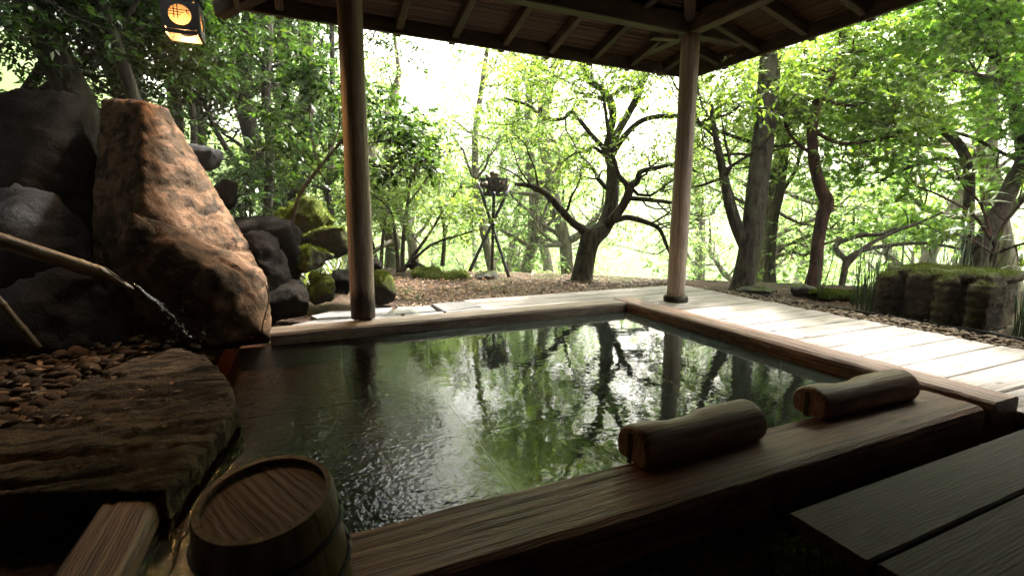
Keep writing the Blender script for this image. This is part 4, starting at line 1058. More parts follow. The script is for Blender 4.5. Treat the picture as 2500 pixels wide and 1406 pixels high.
def fork(paths, g, n, L, start=0.35, spread=1.0, rscale=0.5, lift=0.1, seg=6):
    out = []
    for P_, rad in paths:
        m_ = len(P_)
        for k in range(n):
            t = g.uniform(start, 1.0); i = min(m_-2, int(t*(m_-1))); tan = (P_[i+1]-P_[i]).normalized()
            q = Vector(g.normal(0, 1, 3)); q = (q - tan*q.dot(tan)).normalized()
            d = tan*0.55 + q*spread
            out.append(bough(P_[i], d, L*g.uniform(.6, 1.3), max(rad[i]*rscale, 0.004), g, seg, 0.3, lift))
    return out
def tree(name, label, mains, g, bark, leafm, n1=5, L1=1.2, n2=4, L2=0.6, clump=0.3, twigs=12, per=9, leaf=0.075, aspect=0.42, shape=LEAF4, spray=0.2, group=None, start=0.4,
         cat='tree', extra_centres=None, min_z=None, flat=0.6, sides=9, crown=True, keep=None, droop=0.25, tlift=0.1):
    lv1 = fork(mains, g, n1, L1, start, 1.0, 0.45, tlift)
    lv2 = fork(lv1, g, n2, L2, 0.35, 1.0, 0.55, tlift*0.5, 4)
    cen = [p[-1] for p, r in lv2] + [p[len(p)//2] for p, r in lv2[::2]] + [p[-1] for p, r in lv1] + [p[-1] for p, r in mains]
    if extra_centres is not None: cen += list(extra_centres)
    if keep is not None: cen = [c_ for c_ in cen if keep(c_)]
    base = mains[0][0][0]
    root = empty(name, tuple(base)); tag(root, label, cat, group)
    V, Fc = tubes(mains, sides + 5); V2, F2 = tubes(lv1, 6); V3, F3 = tubes(lv2, 4)
    a = len(V); b = a+len(V2)
    Fc = Fc + [[i+a for i in f] for f in F2] + [[i+b for i in f] for f in F3]
    V = V + V2 + V3
    me = mesh_np('trunk', V, Fc, bark, True); o = obj('trunk', me, root); child(o)
    if crown and len(cen):
        tp, td = clump_tips([tuple(c_) for c_ in cen], clump, twigs, g, flat)
        pos, dd = sprays(tp, td, g, per, spray, droop)
        L = leaf*g.uniform(.65, 1.25, len(pos))
        o = obj('crown', leaf_mesh('crown', pos, dd, L, aspect, leafm, g, 1.0, shape), root); child(o)
    return root
G = np.random.default_rng

# ---- the forked tree in the middle
mains = [to3(q) for q in (
    [(1418, 700, 6.1, 37), (1424, 660, 6.1, 31), (1434, 610, 6.1, 29), (1446, 578, 6.1, 31), (1473, 556, 6.15, 25), (1490, 510, 6.2, 21), (1496, 455, 6.25, 20), (1494, 400, 6.3, 17), (1488, 386, 6.3, 15), (1502, 336, 6.35, 12), (1539, 269, 6.4, 11), (1562, 218, 6.4, 12), (1575, 120, 6.5, 10), (1570, -80, 6.6, 7)],
    [(1440, 590, 6.1, 18), (1425, 563, 6.1, 15), (1400, 545, 6.0, 11), (1378, 522, 5.95, 11), (1350, 490, 5.9, 10), (1322, 465, 5.85, 9), (1290, 453, 5.8, 7), (1258, 450, 5.9, 5)],
    [(1488, 388, 6.3, 12), (1478, 366, 6.3, 9), (1495, 300, 6.25, 11), (1492, 252, 6.2, 12), (1468, 218, 6.1, 10), (1435, 188, 6.0, 9), (1400, 90, 5.9, 7), (1380, -60, 5.8, 5)],
    [(1478, 366, 6.3, 8), (1440, 325, 6.2, 7), (1398, 275, 6.1, 6), (1375, 290, 6.0, 6), (1330, 288, 5.9, 5), (1290, 258, 5.8, 4), (1230, 240, 5.7, 3)],
    [(1473, 560, 6.15, 16), (1500, 530, 6.0, 14), (1521, 502, 5.95, 13), (1535, 470, 5.9, 13), (1537, 455, 5.9, 13), (1555, 443, 5.9, 10), (1564, 420, 5.9, 8), (1600, 411, 5.85, 7), (1660, 400, 5.8, 5), (1700, 420, 5.8, 3)],
    [(1535, 456, 5.9, 9), (1521, 441, 5.85, 8), (1507, 420, 5.8, 7), (1490, 350, 5.75, 6), (1480, 285, 5.7, 5), (1470, 200, 5.6, 4)],
    [(1533, 484, 5.9, 8), (1560, 486, 5.9, 7), (1600, 490, 5.9, 6), (1680, 500, 5.9, 4)],
    [(1495, 540, 6.1, 10), (1532, 531, 6.1, 9), (1578, 543, 6.1, 8), (1610, 560, 6.1, 6), (1630, 605, 6.1, 5), (1645, 640, 6.1, 3)],
    [(1490, 388, 6.3, 10), (1522, 336, 6.2, 9), (1569, 294, 6.1, 8), (1636, 283, 6.0, 7), (1690, 292, 5.9, 6), (1740, 315, 5.9, 6), (1830, 346, 5.8, 5), (1900, 358, 5.8, 4), (1975, 340, 5.8, 3)],
    [(1715, 296, 5.9, 5), (1780, 278, 5.9, 4), (1808, 250, 5.9, 4), (1800, 215, 5.9, 3)],
    [(1560, 222, 6.4, 8), (1520, 215, 6.3, 7), (1480, 245, 6.2, 5), (1450, 235, 6.1, 4), (1400, 225, 6.0, 3)])]
tree('forked_tree', 'dark forked tree with crooked spreading limbs behind the pool', mains, G(21), M['bark_oak'], M['leaf_mid'], 5, 0.8, 4, 0.42, 0.21, 7, 8, 0.062, 0.34, start=0.45, spray=0.15,
     extra_centres=[at(float(x), float(y), float(d)) for x, y, d in zip(G(5).uniform(1090, 1330, 34), G(6).uniform(120, 350, 34), G(7).uniform(5.6, 6.6, 34))],
     keep=lambda c: c.z > 1.05 and (c - at(1207, 465, 5.9)).length > 0.75)
# ---- thick oak trunk and the shadowed mate behind it
mains = [to3([(1808, 722, 5.3, 40), (1815, 690, 5.3, 34), (1832, 600, 5.3, 31), (1850, 450, 5.35, 30), (1868, 300, 5.4, 30), (1880, 150, 5.4, 29), (1884, 20, 5.4, 27), (1880, -200, 5.5, 24), (1860, -450, 5.6, 17), (1840, -700, 5.8, 9)]),
         to3([(1824, 600, 5.3, 24), (1798, 550, 5.35, 18), (1780, 490, 5.4, 16), (1765, 420, 5.5, 12), (1745, 320, 5.6, 8), (1735, 250, 5.7, 5)])]
tree('oak_tree', 'thick straight furrowed trunk right of the deck corner post', mains, G(22), M['bark_oak'], M['leaf_mid'], 9, 1.4, 4, 0.7, 0.30, 7, 9, 0.075, 0.4, start=0.5,
     keep=lambda c: c.z > 1.7)
tree('slim_tree', 'slim lichen pale trunk just right behind the thick trunk', [to3([(1882, 730, 7.2, 20), (1880, 640, 7.2, 15), (1888, 540, 7.2, 14), (1905, 460, 7.2, 13), (1918, 350, 7.2, 11), (1930, 220, 7.3, 9), (1925, 60, 7.4, 6)]),
     to3([(1905, 470, 7.2, 8), (1940, 420, 7.2, 6), (1960, 350, 7.2, 4)])], G(23), M['bark_oak'], M['leaf_mid'], 7, 0.9, 4, 0.5, 0.25, 8, 8, 0.075, 0.4, start=0.55, keep=lambda c: c.z > 1.3)
# ---- reddish curved tree
tree('curved_tree', 'reddish brown S curved trunk left of the carved stone', [to3([(1975, 722, 5.5, 24), (1990, 660, 5.5, 18), (1997, 590, 5.5, 17), (2008, 530, 5.5, 18), (2018, 494, 5.5, 20), (2003, 458, 5.5, 16), (1988, 400, 5.5, 15), (1983, 330, 5.5, 14), (1990, 270, 5.5, 15), (2015, 210, 5.5, 14), (2045, 150, 5.5, 12), (2057, 90, 5.5, 11), (2060, 0, 5.5, 10), (2045, -150, 5.6, 8), (2060, -300, 5.7, 6)]),
     to3([(1986, 320, 5.5, 6), (2050, 350, 5.4, 5), (2120, 345, 5.3, 4), (2200, 330, 5.2, 3)]), to3([(2000, 240, 5.5, 6), (2080, 260, 5.6, 5), (2150, 230, 5.7, 4), (2210, 240, 5.7, 3)]), to3([(1985, 380, 5.5, 5), (1930, 330, 5.6, 4), (1900, 250, 5.7, 3)])],
     G(24), M['bark_red'], M['leaf_mid'], 6, 0.55, 4, 0.36, 0.20, 8, 8, 0.07, 0.45, start=0.5, spray=0.15, keep=lambda c: c.z > 1.45)
# ---- two maples on the right edge
mainsA = [to3(q) for q in (
    [(2366, 700, 6.3, 20), (2363, 560, 6.3, 15), (2366, 430, 6.3, 13), (2345, 360, 6.3, 13), (2300, 315, 6.3, 12), (2255, 270, 6.3, 11), (2225, 200, 6.3, 8), (2210, 120, 6.3, 7), (2198, 30, 6.3, 6), (2190, -100, 6.4, 5)],
    [(2362, 398, 6.3, 8), (2295, 388, 6.2, 7), (2240, 402, 6.1, 6), (2190, 420, 6.0, 5), (2150, 442, 6.0, 4)],
    [(2240, 250, 6.3, 5), (2180, 215, 6.2, 4), (2120, 190, 6.1, 3)], [(2300, 318, 6.3, 6), (2370, 335, 6.2, 5), (2440, 370, 6.1, 5), (2500, 400, 6.0, 4)],
    [(2212, 130, 6.3, 5), (2225, 60, 6.2, 4), (2240, -20, 6.1, 3)], [(2225, 195, 6.3, 4), (2280, 165, 6.0, 4), (2360, 175, 5.8, 3), (2440, 200, 5.6, 3)])]
tree('maple_tree', 'slender maple with a bent trunk behind the carved stone', mainsA, G(25), M['bark_maple'], M['leaf_maple'], 6, 0.8, 4, 0.5, 0.24, 8, 8, 0.062, 1.0, MAPLE, 0.17, start=0.45, flat=0.38, keep=lambda c: c.z > 1.1, tlift=0.02)
mainsB = [to3(q) for q in (
    [(2380, 700, 5.8, 27), (2400, 600, 5.8, 25), (2440, 520, 5.8, 22), (2475, 440, 5.8, 20), (2500, 380, 5.8, 19), (2482, 280, 5.8, 16), (2476, 220, 5.8, 15), (2495, 130, 5.8, 14), (2530, 40, 5.8, 12), (2545, -120, 5.8, 9)],
    [(2474, 215, 5.8, 8), (2430, 140, 5.7, 6), (2385, 95, 5.6, 5), (2330, 65, 5.5, 4), (2290, 10, 5.4, 3)], [(2440, 150, 5.7, 5), (2425, 70, 5.6, 4), (2400, 0, 5.5, 3)],
    [(2478, 205, 5.8, 6), (2400, 185, 5.5, 5), (2300, 172, 5.3, 4), (2220, 200, 5.2, 3)], [(2490, 100, 5.8, 7), (2450, 40, 5.6, 5), (2400, -40, 5.5, 4)])]
tree('maple_tree', 'stout leaning maple at the right edge of the view', mainsB, G(26), M['bark_maple'], M['leaf_maple'], 6, 0.9, 4, 0.5, 0.24, 8, 8, 0.062, 1.0, MAPLE, 0.17, start=0.45, flat=0.36, keep=lambda c: c.z > 1.35, tlift=0.02)
g = G(150); cc = nrm(g.normal(0, 1, (60, 3)))*(g.random((60, 1))**0.4)*np.array([1.7, 1.9, 1.1]) + np.array([6.2, 3.3, 5.6])  # out-of-view crown added to keep direct sun off the deck
pts = [Vector((7.0 - 0.10*i + 0.08*math.sin(i*1.7), 1.0 + 0.22*i + 0.06*math.cos(i), -0.8 + 0.85*i)) for i in range(9)]
tree('maple_tree', 'tall maple added beyond the right edge, its high crown shading the deck', [(pts, [0.12*(1-0.09*i) for i in range(9)])], g, M['bark_maple'], M['leaf_maple'], 12, 1.5, 4, 0.8, 0.36, 7, 8, 0.075, 1.0, MAPLE, 0.2, start=0.62, flat=0.4,
     extra_centres=[Vector(c_) for c_ in cc], keep=lambda c: c.z > 3.6)
# ---- low sprawling branches below them
tree('sprawling_maple', 'low maple with long arching bare limbs left of the carved stone', [to3(q) for q in (
    [(2048, 745, 5.7, 8), (2060, 670, 5.7, 9), (2078, 625, 5.7, 8), (2150, 602, 5.8, 6), (2260, 594, 5.9, 5), (2345, 608, 6.0, 4)],
    [(2066, 650, 5.7, 7), (2110, 605, 5.7, 6), (2180, 568, 5.8, 5), (2240, 545, 5.9, 4), (2300, 520, 6.0, 3)],
    [(2070, 640, 5.7, 8), (2040, 600, 6.2, 8), (2095, 576, 6.4, 7), (2150, 572, 6.5, 6), (2200, 555, 6.6, 5), (2260, 560, 6.7, 3)])], G(27), M['bark_maple'], M['leaf_maple'], 4, 0.5, 3, 0.3, 0.16, 6, 8, 0.055, 1.0, MAPLE, 0.14, start=0.5, flat=0.35, keep=lambda c: c.z > 0.45, tlift=0.0)

# ---- left side: shaded evergreens
def pole(px0, py0, px1, py1, d, r0, r1, up=0):
    return to3([(px0, py0, d, r0), ((px0*2+px1)/3+6, (py0*2+py1)/3, d, r0*.9), ((px0+2*px1)/3-5, (py0+2*py1)/3, d, (r0+r1)/2), (px1, py1, d, r1), (px1+5, py1-300, d+.1, r1*.8), (px1-10, py1-650, d+.2, r1*.5)])
SH = 'shaded evergreens on the bank'
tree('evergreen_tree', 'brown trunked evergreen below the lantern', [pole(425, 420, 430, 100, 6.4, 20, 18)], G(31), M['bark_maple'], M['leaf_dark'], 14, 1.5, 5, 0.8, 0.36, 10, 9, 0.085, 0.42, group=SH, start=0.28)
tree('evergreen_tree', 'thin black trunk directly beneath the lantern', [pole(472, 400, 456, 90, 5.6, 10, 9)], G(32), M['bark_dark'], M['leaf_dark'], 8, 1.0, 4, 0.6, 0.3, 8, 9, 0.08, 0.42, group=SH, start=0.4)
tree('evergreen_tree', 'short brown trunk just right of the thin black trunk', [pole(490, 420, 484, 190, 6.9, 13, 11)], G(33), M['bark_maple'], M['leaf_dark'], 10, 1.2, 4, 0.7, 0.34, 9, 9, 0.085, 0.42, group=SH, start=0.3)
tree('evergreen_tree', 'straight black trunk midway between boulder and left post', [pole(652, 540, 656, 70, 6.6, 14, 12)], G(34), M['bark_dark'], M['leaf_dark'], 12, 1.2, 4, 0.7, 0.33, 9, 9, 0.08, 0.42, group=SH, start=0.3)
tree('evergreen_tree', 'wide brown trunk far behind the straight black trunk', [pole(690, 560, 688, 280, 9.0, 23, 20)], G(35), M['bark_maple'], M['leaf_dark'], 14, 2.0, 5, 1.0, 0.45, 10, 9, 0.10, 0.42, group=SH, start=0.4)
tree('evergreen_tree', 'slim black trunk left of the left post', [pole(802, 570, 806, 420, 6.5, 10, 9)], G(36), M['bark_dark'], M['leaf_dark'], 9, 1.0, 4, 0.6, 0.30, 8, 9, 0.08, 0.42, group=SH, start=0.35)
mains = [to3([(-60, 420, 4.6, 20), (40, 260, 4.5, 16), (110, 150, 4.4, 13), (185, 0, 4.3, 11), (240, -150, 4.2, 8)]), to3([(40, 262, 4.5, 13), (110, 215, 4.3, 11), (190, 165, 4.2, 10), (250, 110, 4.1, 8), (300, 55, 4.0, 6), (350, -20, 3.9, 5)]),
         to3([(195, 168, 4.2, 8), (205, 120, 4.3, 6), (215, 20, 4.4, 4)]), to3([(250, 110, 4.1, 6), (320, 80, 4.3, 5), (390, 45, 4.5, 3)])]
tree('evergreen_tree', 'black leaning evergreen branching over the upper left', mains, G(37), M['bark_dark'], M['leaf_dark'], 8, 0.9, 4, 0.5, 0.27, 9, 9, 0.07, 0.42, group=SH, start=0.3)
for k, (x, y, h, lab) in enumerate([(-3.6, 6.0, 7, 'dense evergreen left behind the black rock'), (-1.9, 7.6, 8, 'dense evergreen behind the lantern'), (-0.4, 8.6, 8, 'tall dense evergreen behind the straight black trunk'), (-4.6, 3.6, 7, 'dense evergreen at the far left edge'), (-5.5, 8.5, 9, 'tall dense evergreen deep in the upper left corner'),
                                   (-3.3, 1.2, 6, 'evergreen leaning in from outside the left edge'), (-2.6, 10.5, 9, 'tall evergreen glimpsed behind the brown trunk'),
                                   (-1.9, 5.6, 7.5, 'dense evergreen added to overhang and shade the boulder'), (-2.9, 4.6, 7, 'dense evergreen added to overhang and shade the black rock'), (-4.4, 1.9, 7.5, 'dense evergreen added beyond the left edge for shade'), (-7.0, 6.6, 8, 'dense evergreen closing the slope at the left edge'), (0.1, 8.8, 10, 'high crowned evergreen added behind the left post to shade the bank')]):  # crowns over boulder, black rock, left edge and bank are added for shade
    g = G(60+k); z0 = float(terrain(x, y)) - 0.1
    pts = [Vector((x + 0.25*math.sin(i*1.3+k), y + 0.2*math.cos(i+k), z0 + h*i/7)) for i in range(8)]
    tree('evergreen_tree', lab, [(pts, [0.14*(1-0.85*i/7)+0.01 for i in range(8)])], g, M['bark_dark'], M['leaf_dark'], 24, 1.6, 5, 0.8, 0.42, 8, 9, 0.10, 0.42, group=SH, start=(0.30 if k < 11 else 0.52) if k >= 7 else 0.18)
g = G(140); cc = nrm(g.normal(0, 1, (170, 3)))*(g.random((170, 1))**0.4)*np.array([2.3, 1.9, 0.8]) + np.array([-1.25, 4.9, 4.1])  # canopy put in to close the open sky above the left rocks
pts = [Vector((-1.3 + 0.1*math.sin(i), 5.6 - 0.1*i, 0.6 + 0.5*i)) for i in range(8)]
tree('evergreen_tree', 'broad evergreen with dark canopy added above boulder and lantern for shade', [(pts, [0.06*(1-0.09*i) for i in range(8)])], g, M['bark_dark'], M['leaf_dark'], 16, 1.7, 4, 0.9, 0.42, 10, 9, 0.09, 0.42, group=SH, start=0.6,
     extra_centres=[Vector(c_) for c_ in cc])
# leaning sapling with glossy leaves before the left post
mains = [to3([(688, 705, 4.5, 7), (698, 610, 4.5, 6), (712, 545, 4.5, 6), (735, 470, 4.5, 5), (780, 410, 4.5, 4.5), (835, 345, 4.55, 4), (880, 310, 4.6, 3)]), to3([(780, 410, 4.5, 3.5), (760, 330, 4.6, 3), (755, 250, 4.7, 2.5), (740, 180, 4.8, 2)]),
         to3([(835, 345, 4.55, 3), (900, 350, 4.5, 2.5), (960, 340, 4.45, 2)]), to3([(800, 385, 4.5, 3), (830, 300, 4.7, 2.5), (820, 230, 4.8, 2)]), to3([(835, 345, 4.55, 3), (915, 400, 4.6, 2), (950, 420, 4.6, 1.5)])]
tree('leaning_sapling', 'thin leaning sapling with dark glossy leaves beside the left post', mains, G(41), M['bark_maple'], M['leaf_dark'], 3, 0.35, 3, 0.22, 0.13, 6, 8, 0.085, 0.40, spray=0.15, start=0.6, keep=lambda c: c.z > 1.15)
# multi-stemmed shrubs behind the left post
def shrub(name, label, base, stems, g, bark, leafm, cat='shrub', **kw):
    tree(name, label, [to3(s) for s in stems], g, bark, leafm, cat=cat, **kw)
shrub('slender_shrub', 'airy many stemmed shrub between the left post and the brazier', None, [
    [(972, 665, 6.8, 6), (968, 600, 6.8, 5), (955, 520, 6.8, 4), (930, 490, 6.8, 3), (905, 470, 6.8, 2)], [(982, 665, 6.8, 7), (985, 580, 6.8, 6), (995, 500, 6.8, 5), (1003, 440, 6.8, 4), (1030, 380, 6.8, 3), (1060, 330, 6.8, 2)],
    [(985, 660, 6.8, 6), (1020, 610, 6.7, 5), (1055, 560, 6.6, 4), (1090, 500, 6.6, 3), (1130, 450, 6.6, 2)], [(990, 655, 6.8, 5), (1050, 600, 6.6, 4), (1120, 575, 6.5, 3), (1170, 560, 6.4, 2)],
    [(995, 500, 6.8, 4), (1040, 440, 6.9, 3), (1065, 400, 7, 2)]], G(42), M['bark_maple'], M['leaf_mid'], n1=5, L1=0.5, n2=4, L2=0.3, clump=0.2, twigs=6, per=8, leaf=0.055, aspect=0.45, start=0.3, spray=0.13, keep=lambda c: c.z > 0.45)
shrub('slender_shrub', 'bushy green shrub rising right behind the left post', None, [
    [(930, 660, 7.6, 6), (935, 580, 7.6, 5), (950, 480, 7.6, 4), (960, 380, 7.6, 3)], [(925, 655, 7.6, 6), (900, 560, 7.6, 5), (880, 480, 7.7, 4), (900, 400, 7.7, 3)], [(1080, 650, 8.2, 7), (1085, 560, 8.2, 5), (1070, 460, 8.2, 4), (1100, 360, 8.2, 3)]],
    G(43), M['bark_maple'], M['leaf_mid'], n1=6, L1=0.7, n2=4, L2=0.4, clump=0.25, twigs=8, per=8, leaf=0.06, aspect=0.45, start=0.25, keep=lambda c: c.z > 0.5)
for k, (px_, py_, d, hh, lab) in enumerate([(600, 560, 6.6, 0.9, 'low leafy shrub right behind the boulder slope'), (860, 560, 7.2, 0.8, 'low leafy shrub hidden half by the left post'), (730, 500, 8.0, 1.2, 'leafy shrub behind the mossy hump')]):
    b_ = at(px_, py_, d); g = G(80+k)
    st = [bough(b_, (g.normal(0, .4), g.normal(0, .4), 1), hh*g.uniform(.8, 1.2), 0.015, g, 6, 0.2, 0.1) for i in range(5)]
    tree('leafy_shrub', lab, st, g, M['bark_dark'], M['leaf_mid'] if k else M['leaf_dark'], 3, 0.4, 3, 0.25, 0.18, 7, 8, 0.06, 0.42, cat='shrub', start=0.3, spray=0.13)

# ---- trees of the ravine and the far slope: five built, the rest are copies
def wild_tree(name, label, x, y, h, seed, leafm, bark, nb=20, L1=2.2, clump=0.55, twigs=6, leaf=0.11, lean=(0, 0), group=None, shape=LEAF4, aspect=0.45, start=0.22):
    g = G(seed); z0 = float(terrain(x, y)) - 0.2
    pts = [Vector((x + lean[0]*i/8 + 0.3*math.sin(i*1.1+seed), y + lean[1]*i/8 + 0.3*math.cos(i*0.9+seed), z0 + h*i/8)) for i in range(9)]
    return tree(name, label, [(pts, [0.17*(1-0.88*i/8)+0.012 for i in range(9)])], g, bark, leafm, nb, L1, 5, L1*0.45, clump, twigs, 8, leaf, aspect, shape, spray=0.26, group=group, start=start, sides=5, flat=0.5)
RV = 'bright trees of the ravine'
protos = []
for k, (x, y, h, lean, lab) in enumerate([(4.9, 10.8, 9.5, (0.8, 0), 'bright ravine tree behind the brazier'), (5.5, 9.5, 9.0, (-0.6, 0.3), 'bright ravine tree behind the forked tree'), (8.6, 7.2, 9.0, (0.5, -0.4), 'bright ravine tree behind the thick trunk'),
                                         (10.2, 3.8, 8.5, (-0.4, 0.3), 'bright ravine tree behind the right maples'), (7.2, 16.5, 12.5, (0.6, 0.2), 'tall pale tree across the ravine')]):
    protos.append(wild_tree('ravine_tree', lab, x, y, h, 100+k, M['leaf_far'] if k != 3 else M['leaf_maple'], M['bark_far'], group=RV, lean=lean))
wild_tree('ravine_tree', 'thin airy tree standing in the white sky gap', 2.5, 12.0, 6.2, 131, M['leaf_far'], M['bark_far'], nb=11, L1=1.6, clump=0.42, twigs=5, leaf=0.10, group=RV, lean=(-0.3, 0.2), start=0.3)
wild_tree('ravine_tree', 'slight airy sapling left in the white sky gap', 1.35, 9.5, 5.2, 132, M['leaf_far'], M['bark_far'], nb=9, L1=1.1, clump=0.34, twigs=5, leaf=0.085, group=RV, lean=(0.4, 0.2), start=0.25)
def copy_tree(src, x, y, rz, s, label):
    z0 = float(terrain(x, y)) - 0.2
    r = src.copy(); col.objects.link(r); r['label'] = label
    b = src.location; r.location = (x, y, z0); r.rotation_euler = (0, 0, rz); r.scale = (s, s, s)
    for ch in src.children:
        c_ = ch.copy(); col.objects.link(c_); c_.parent = r; c_.matrix_parent_inverse = ch.matrix_parent_inverse.copy()
    return r
spots = [(4.6, 24.0, 1.5, 'pale distant tree filling the gap right of the left post'), (7.0, 31.0, 1.7, 'hazy distant tree behind the brazier'), (2.6, 29.0, 1.7, 'hazy distant tree right behind the left post'), (0.6, 15.5, 1.0, 'pale tree far behind the left post'), (7.5, 13.0, 1.1, 'pale ravine tree left of the thick trunk'), (12.0, 10.0, 1.15, 'pale ravine tree beyond the thick trunk'), (13.5, 6.0, 1.1, 'pale ravine tree beyond the curved trunk'), (13.0, 1.8, 1.0, 'pale ravine tree beyond the right edge'),
         (8.5, 20.0, 1.4, 'tall far tree above the forked tree'), (15.0, 15.5, 1.5, 'tall far tree above the thick trunk'), (19.0, 9.0, 1.5, 'tall far tree above the right maples'), (0.5, 22.0, 1.4, 'tall far tree above the brazier'), (9.5, 27.0, 1.4, 'distant hillside tree in the middle'),
         (14.0, 24.0, 1.7, 'distant hillside tree right of the middle'), (24.0, 17.0, 1.8, 'distant hillside tree on the right'), (26.0, 6.0, 1.7, 'distant hillside tree at the far right'), (-4.0, 16.0, 1.2, 'far tree above the boulder'), (-8.0, 13.0, 1.2, 'far tree at the upper left'), (7.2, 5.6, 0.62, 'small bright tree just over the terrace edge'), (3.4, 8.3, 0.55, 'small bright tree below the forked tree'), (8.4, 2.2, 0.6, 'small bright tree behind the carved stone')]
for k, (x, y, s, lab) in enumerate(spots):
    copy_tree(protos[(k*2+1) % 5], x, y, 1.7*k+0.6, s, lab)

# ---- ferns, broad leaves, horsetails, rhododendron
def blades(base_pts, g, n_per, h, wd, mat, name, lean=0.6, segs=4):
    V, Fc, va = [], [], []
    for b in base_pts:
        for i in range(n_per):
            a = g.uniform(0, 6.28); l = h*g.uniform(.6, 1.2); d = Vector((math.cos(a), math.sin(a), 0)); sd = Vector((-d.y, d.x, 0)); ln = lean*g.uniform(.3, 1.2); st = len(V)
            for q in range(segs+1):
                t = q/segs; p = Vector(b) + d*(l*ln*t**1.6) + Vector((0, 0, l*(t - 0.45*ln*t*t))); ww = wd*(math.sin(math.pi*min(1, 0.12+0.88*t))**0.8)*g.uniform(.9, 1.1)
                V += [p - sd*ww, p + sd*ww]
            r_ = g.random()
            for q in range(segs): Fc.append([st+2*q, st+2*q+1, st+2*q+3, st+2*q+2]); va.append(r_)
    return mesh_np(name, V, np.array(Fc), mat, True, va)
g = G(90)
def onground(px_, py_, d0=4.0, d1=14.0):
    r_ = np.array(ray(px_, py_)); d = np.linspace(d0, d1, 240); p = np.array(CAM)[None, :] + r_[None, :]*d[:, None]
    below = np.nonzero(p[:, 2] <= terrain(p[:, 0], p[:, 1]))[0]
    return Vector(p[below[0]] if len(below) else p[-1])
spotsf = [onground(g.uniform(590, 990), g.uniform(515, 655), 4.9) for i in range(230)]
spotsf += [onground(g.uniform(690, 870), g.uniform(590, 720), 4.35) for i in range(60)]
for p in spotsf: p.z = float(terrain(p.x, p.y)) - 0.02
o = obj('undergrowth', blades(spotsf, g, 14, 0.42, 0.010, M['grass'], 'undergrowth', 1.0)); tag(o, 'ferns and sedge covering the bank behind the left post', kind='stuff')
LB = 'aspidistra clumps'
lm = blades([(0, 0, 0)], G(3), 1, 0.5, 0.045, M['leaf_dark'], 'leaf', 0.7, 6); lm2 = blades([(0, 0, 0)], G(9), 1, 0.42, 0.04, M['leaf_mid'], 'leaf', 0.9, 6)
for k, (px_, py_, lab) in enumerate([(815, 640, 'broad leaved plant right against the left post'), (630, 545, 'broad leaved plant behind the boulder slope')]):
    p = onground(px_, py_, 4.8); p.z = float(terrain(p.x, p.y)); root = empty('broadleaf_plant', tuple(p)); tag(root, lab, 'plant', LB)
    for i in range(14):
        o = obj('leaf', lm if i % 3 else lm2, root, (g.normal(0, .07), g.normal(0, .07), 0), (g.normal(0, .15), g.normal(0, .15), g.uniform(0, 6.28))); s = g.uniform(.7, 1.2); o.scale = (s, s, s)
def horsetails(label, centre, n, spread, h, seed):
    g = G(seed); root = empty('horsetail_clump', centre); tag(root, label, 'horsetail', 'horsetails around the carved stone'); paths = []
    for i in range(n):
        b_ = Vector((g.normal(0, spread[0]), g.normal(0, spread[1]), -0.05)); l = h*g.uniform(.55, 1.15); t = Vector((g.normal(0, .10), g.normal(0, .10), 1)).normalized()*l
        paths.append(([b_ + t*(q/5) + Vector((0.02*math.sin(q+i), 0, 0))*(q/5)**2 for q in range(6)], [0.0042*(1-0.5*q/5) for q in range(6)]))
    V, Fc = tubes(paths, 5); obj('stems', mesh_np('stems', V, Fc, M['horsetail'], True, g.random(len(Fc))), root)
horsetails('dense green horsetails at the left corner of the carved stone', (4.50, 2.50, -0.05), 34, (0.05, 0.05), 0.62, 1)
horsetails('tall green horsetails behind the carved stone', (5.30, 2.30, -0.05), 60, (0.10, 0.22), 0.72, 2)
horsetails('dark horsetails right of the carved stone', (4.62, 1.50, -0.05), 46, (0.10, 0.05), 0.36, 3)
horsetails('thin horsetails beside the reddish curved trunk', (4.62, 3.0, -0.05), 8, (0.03, 0.03), 0.5, 4)
horsetails('sparse horsetails under the arching limb', (4.72, 2.72, -0.05), 10, (0.03, 0.03), 0.42, 5)
# rhododendron with long leaves
rh = empty('rhododendron', (5.62, 2.12, 0.0)); tag(rh, 'rhododendron with reddish stems and long pale leaves behind the carved stone', 'shrub')
g = G(77); V_, leaves_ = [], []
stem0 = to3([(2440, 690, 5.5, 9), (2425, 640, 5.5, 9), (2432, 600, 5.5, 8)])
st = [stem0] + [to3(q) for q in ([(2432, 605, 5.5, 6), (2405, 560, 5.5, 5), (2370, 520, 5.4, 4), (2300, 480, 5.3, 3), (2240, 455, 5.2, 2.5)], [(2432, 605, 5.5, 6), (2450, 550, 5.5, 5), (2490, 500, 5.4, 4), (2520, 450, 5.3, 3)],
      [(2420, 580, 5.5, 5), (2395, 500, 5.6, 4), (2350, 450, 5.6, 3), (2330, 410, 5.6, 2.5)], [(2430, 620, 5.5, 5), (2480, 600, 5.3, 4), (2530, 590, 5.1, 3)], [(2425, 620, 5.5, 4), (2380, 590, 5.3, 3), (2330, 570, 5.2, 2.5)])]
tw = fork(st[1:], g, 5, 0.26, 0.35, 0.9, 0.6, 0.12, 4)
V, Fc = tubes(st + tw, 6); child(obj('stems', mesh_np('stems', V, Fc, M['bark_red'], True), rh))
lmesh = []
for i in range(4):
    gg = G(i); lmesh.append(blades([(0, 0, 0)], gg, 1, 0.16, 0.017, M['leaf_rhodo'], 'leaf', 1.6, 5))
ends = [p[-1] for p, r in tw] + [p[-1] for p, r in st[1:]]
for e in ends:
    for q in range(g.integers(5, 8)):
        o = obj('leaf', lmesh[g.integers(4)], rh, e, (g.normal(0, .35), g.normal(0, .35), g.uniform(0, 6.28))); s = g.uniform(.7, 1.2); o.scale = (s, s, s); child(o)

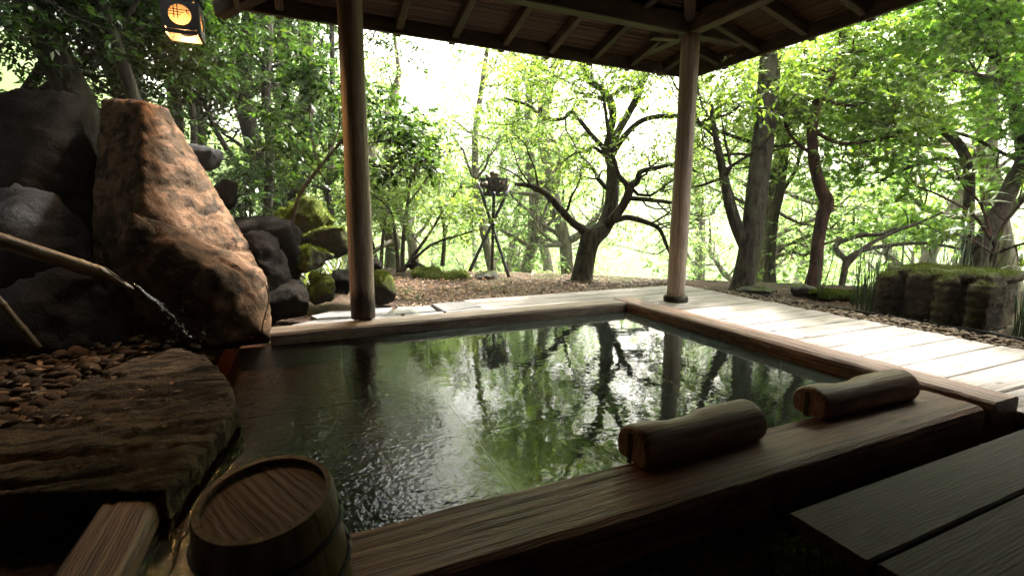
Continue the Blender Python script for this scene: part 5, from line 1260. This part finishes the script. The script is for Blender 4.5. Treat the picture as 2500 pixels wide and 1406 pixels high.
# ---- fallen leaves on the path and the bank
g = G(95); n = 5200
px_ = g.uniform(880, 1650, n); py_ = 655 + 80*g.random(n)**0.8
pos = []
for a, b in zip(px_, py_):
    p = at_z(float(a), float(b), -0.03)
    if p.y < 9 and 0.62*p.x+0.78*p.y < 6.4 and not (p.x > 1.3 and p.y < 4.15): pos.append((p.x, p.y, 9))
for i in range(1500):
    p = onground(g.uniform(560, 760), g.uniform(500, 600), 4.9); pos.append((p.x, p.y, 9))
for i in range(900):
    p = (g.uniform(4.3, 5.6), g.uniform(1.2, 3.6)); pos.append((p[0], p[1], 9))
for i in range(260):
    p = at_z(g.uniform(-50, 420), g.uniform(815, 1050), 0.06); pos.append((p.x, p.y, 0.06+0.02*g.random()))
pos = np.array(pos); pos[:, 2] = np.where(pos[:, 2] > 5, terrain(pos[:, 0], pos[:, 1]) + 0.008 + 0.012*g.random(len(pos)), pos[:, 2]); d = rnd_dir(g, len(pos)); d[:, 2] *= 0.25
o = obj('fallen_leaves', leaf_mesh('fallen_leaves', pos, d, g.uniform(.025, .055, len(pos)), 0.5, M['litter'], g, 2.2)); tag(o, 'dry brown fallen leaves scattered over the path and bank', kind='stuff')

# ---- moss grows as a short fuzz on the upper faces of the mossy stones
def fuzz(o, n, ln, g, thr=0.35, gate=0.0):
    me = o.data; k = len(me.vertices); co = np.zeros(k*3, np.float32); me.vertices.foreach_get('co', co); co = co.reshape(-1, 3)
    no = np.zeros(k*3, np.float32); me.vertices.foreach_get('normal', no); no = no.reshape(-1, 3)
    ok = np.nonzero(no[:, 2] > thr)[0]
    patch = np.array([mnoise.noise(Vector(co[i])*9.0) for i in ok]); ok = ok[patch > gate]
    if len(ok) < 10: return
    i = g.choice(ok, n); pos = co[i] + g.normal(0, .006, (n, 3)) - no[i]*0.004; d = no[i] + g.normal(0, .55, (n, 3))
    t = obj('moss', leaf_mesh('moss', pos, d, ln*g.uniform(.5, 1.3, n), 0.22, M['tuft'], g, 0.2), o); t['kind'] = 'stuff'
g = G(99)
for o in list(col.objects):
    nm = o.name.split('.')[0]
    if o.parent is None and o.type == 'MESH' and o.data.materials:
        mt = o.data.materials[0].name
        if mt == 'mossy_rock': fuzz(o, 3500, 0.018, g, 0.40, -0.05)
        elif mt == 'moss_cushion': fuzz(o, 5000, 0.022, g, 0.15, -0.35)
        elif mt == 'mossy_carved_stone': fuzz(o, 7000, 0.015, g, 0.55, 0.0)

# ------------------------------------------------------------------ moist air over the ravine
m = NT('haze_air'); pv = m.n('VolumePrincipled'); pv.inputs['Color'].default_value = (0.93, 0.97, 0.93, 1); pv.inputs['Density'].default_value = 0.002; pv.inputs['Anisotropy'].default_value = 0.1
m.l(pv.outputs[0], m.out.inputs['Volume'])
def cube_me(name, x0, x1, y0, y1, z0, z1):
    V = [(x, y, z) for z in (z0, z1) for y in (y0, y1) for x in (x0, x1)]
    return mesh_np(name, V, [[0, 2, 3, 1], [4, 5, 7, 6], [0, 1, 5, 4], [2, 6, 7, 3], [0, 4, 6, 2], [1, 3, 7, 5]], m.m)
hz = obj('haze', cube_me('haze', -135, 155, -65, 165, -25, 45)); tag(hz, 'thin pale moist air of the forest ravine', kind='stuff')
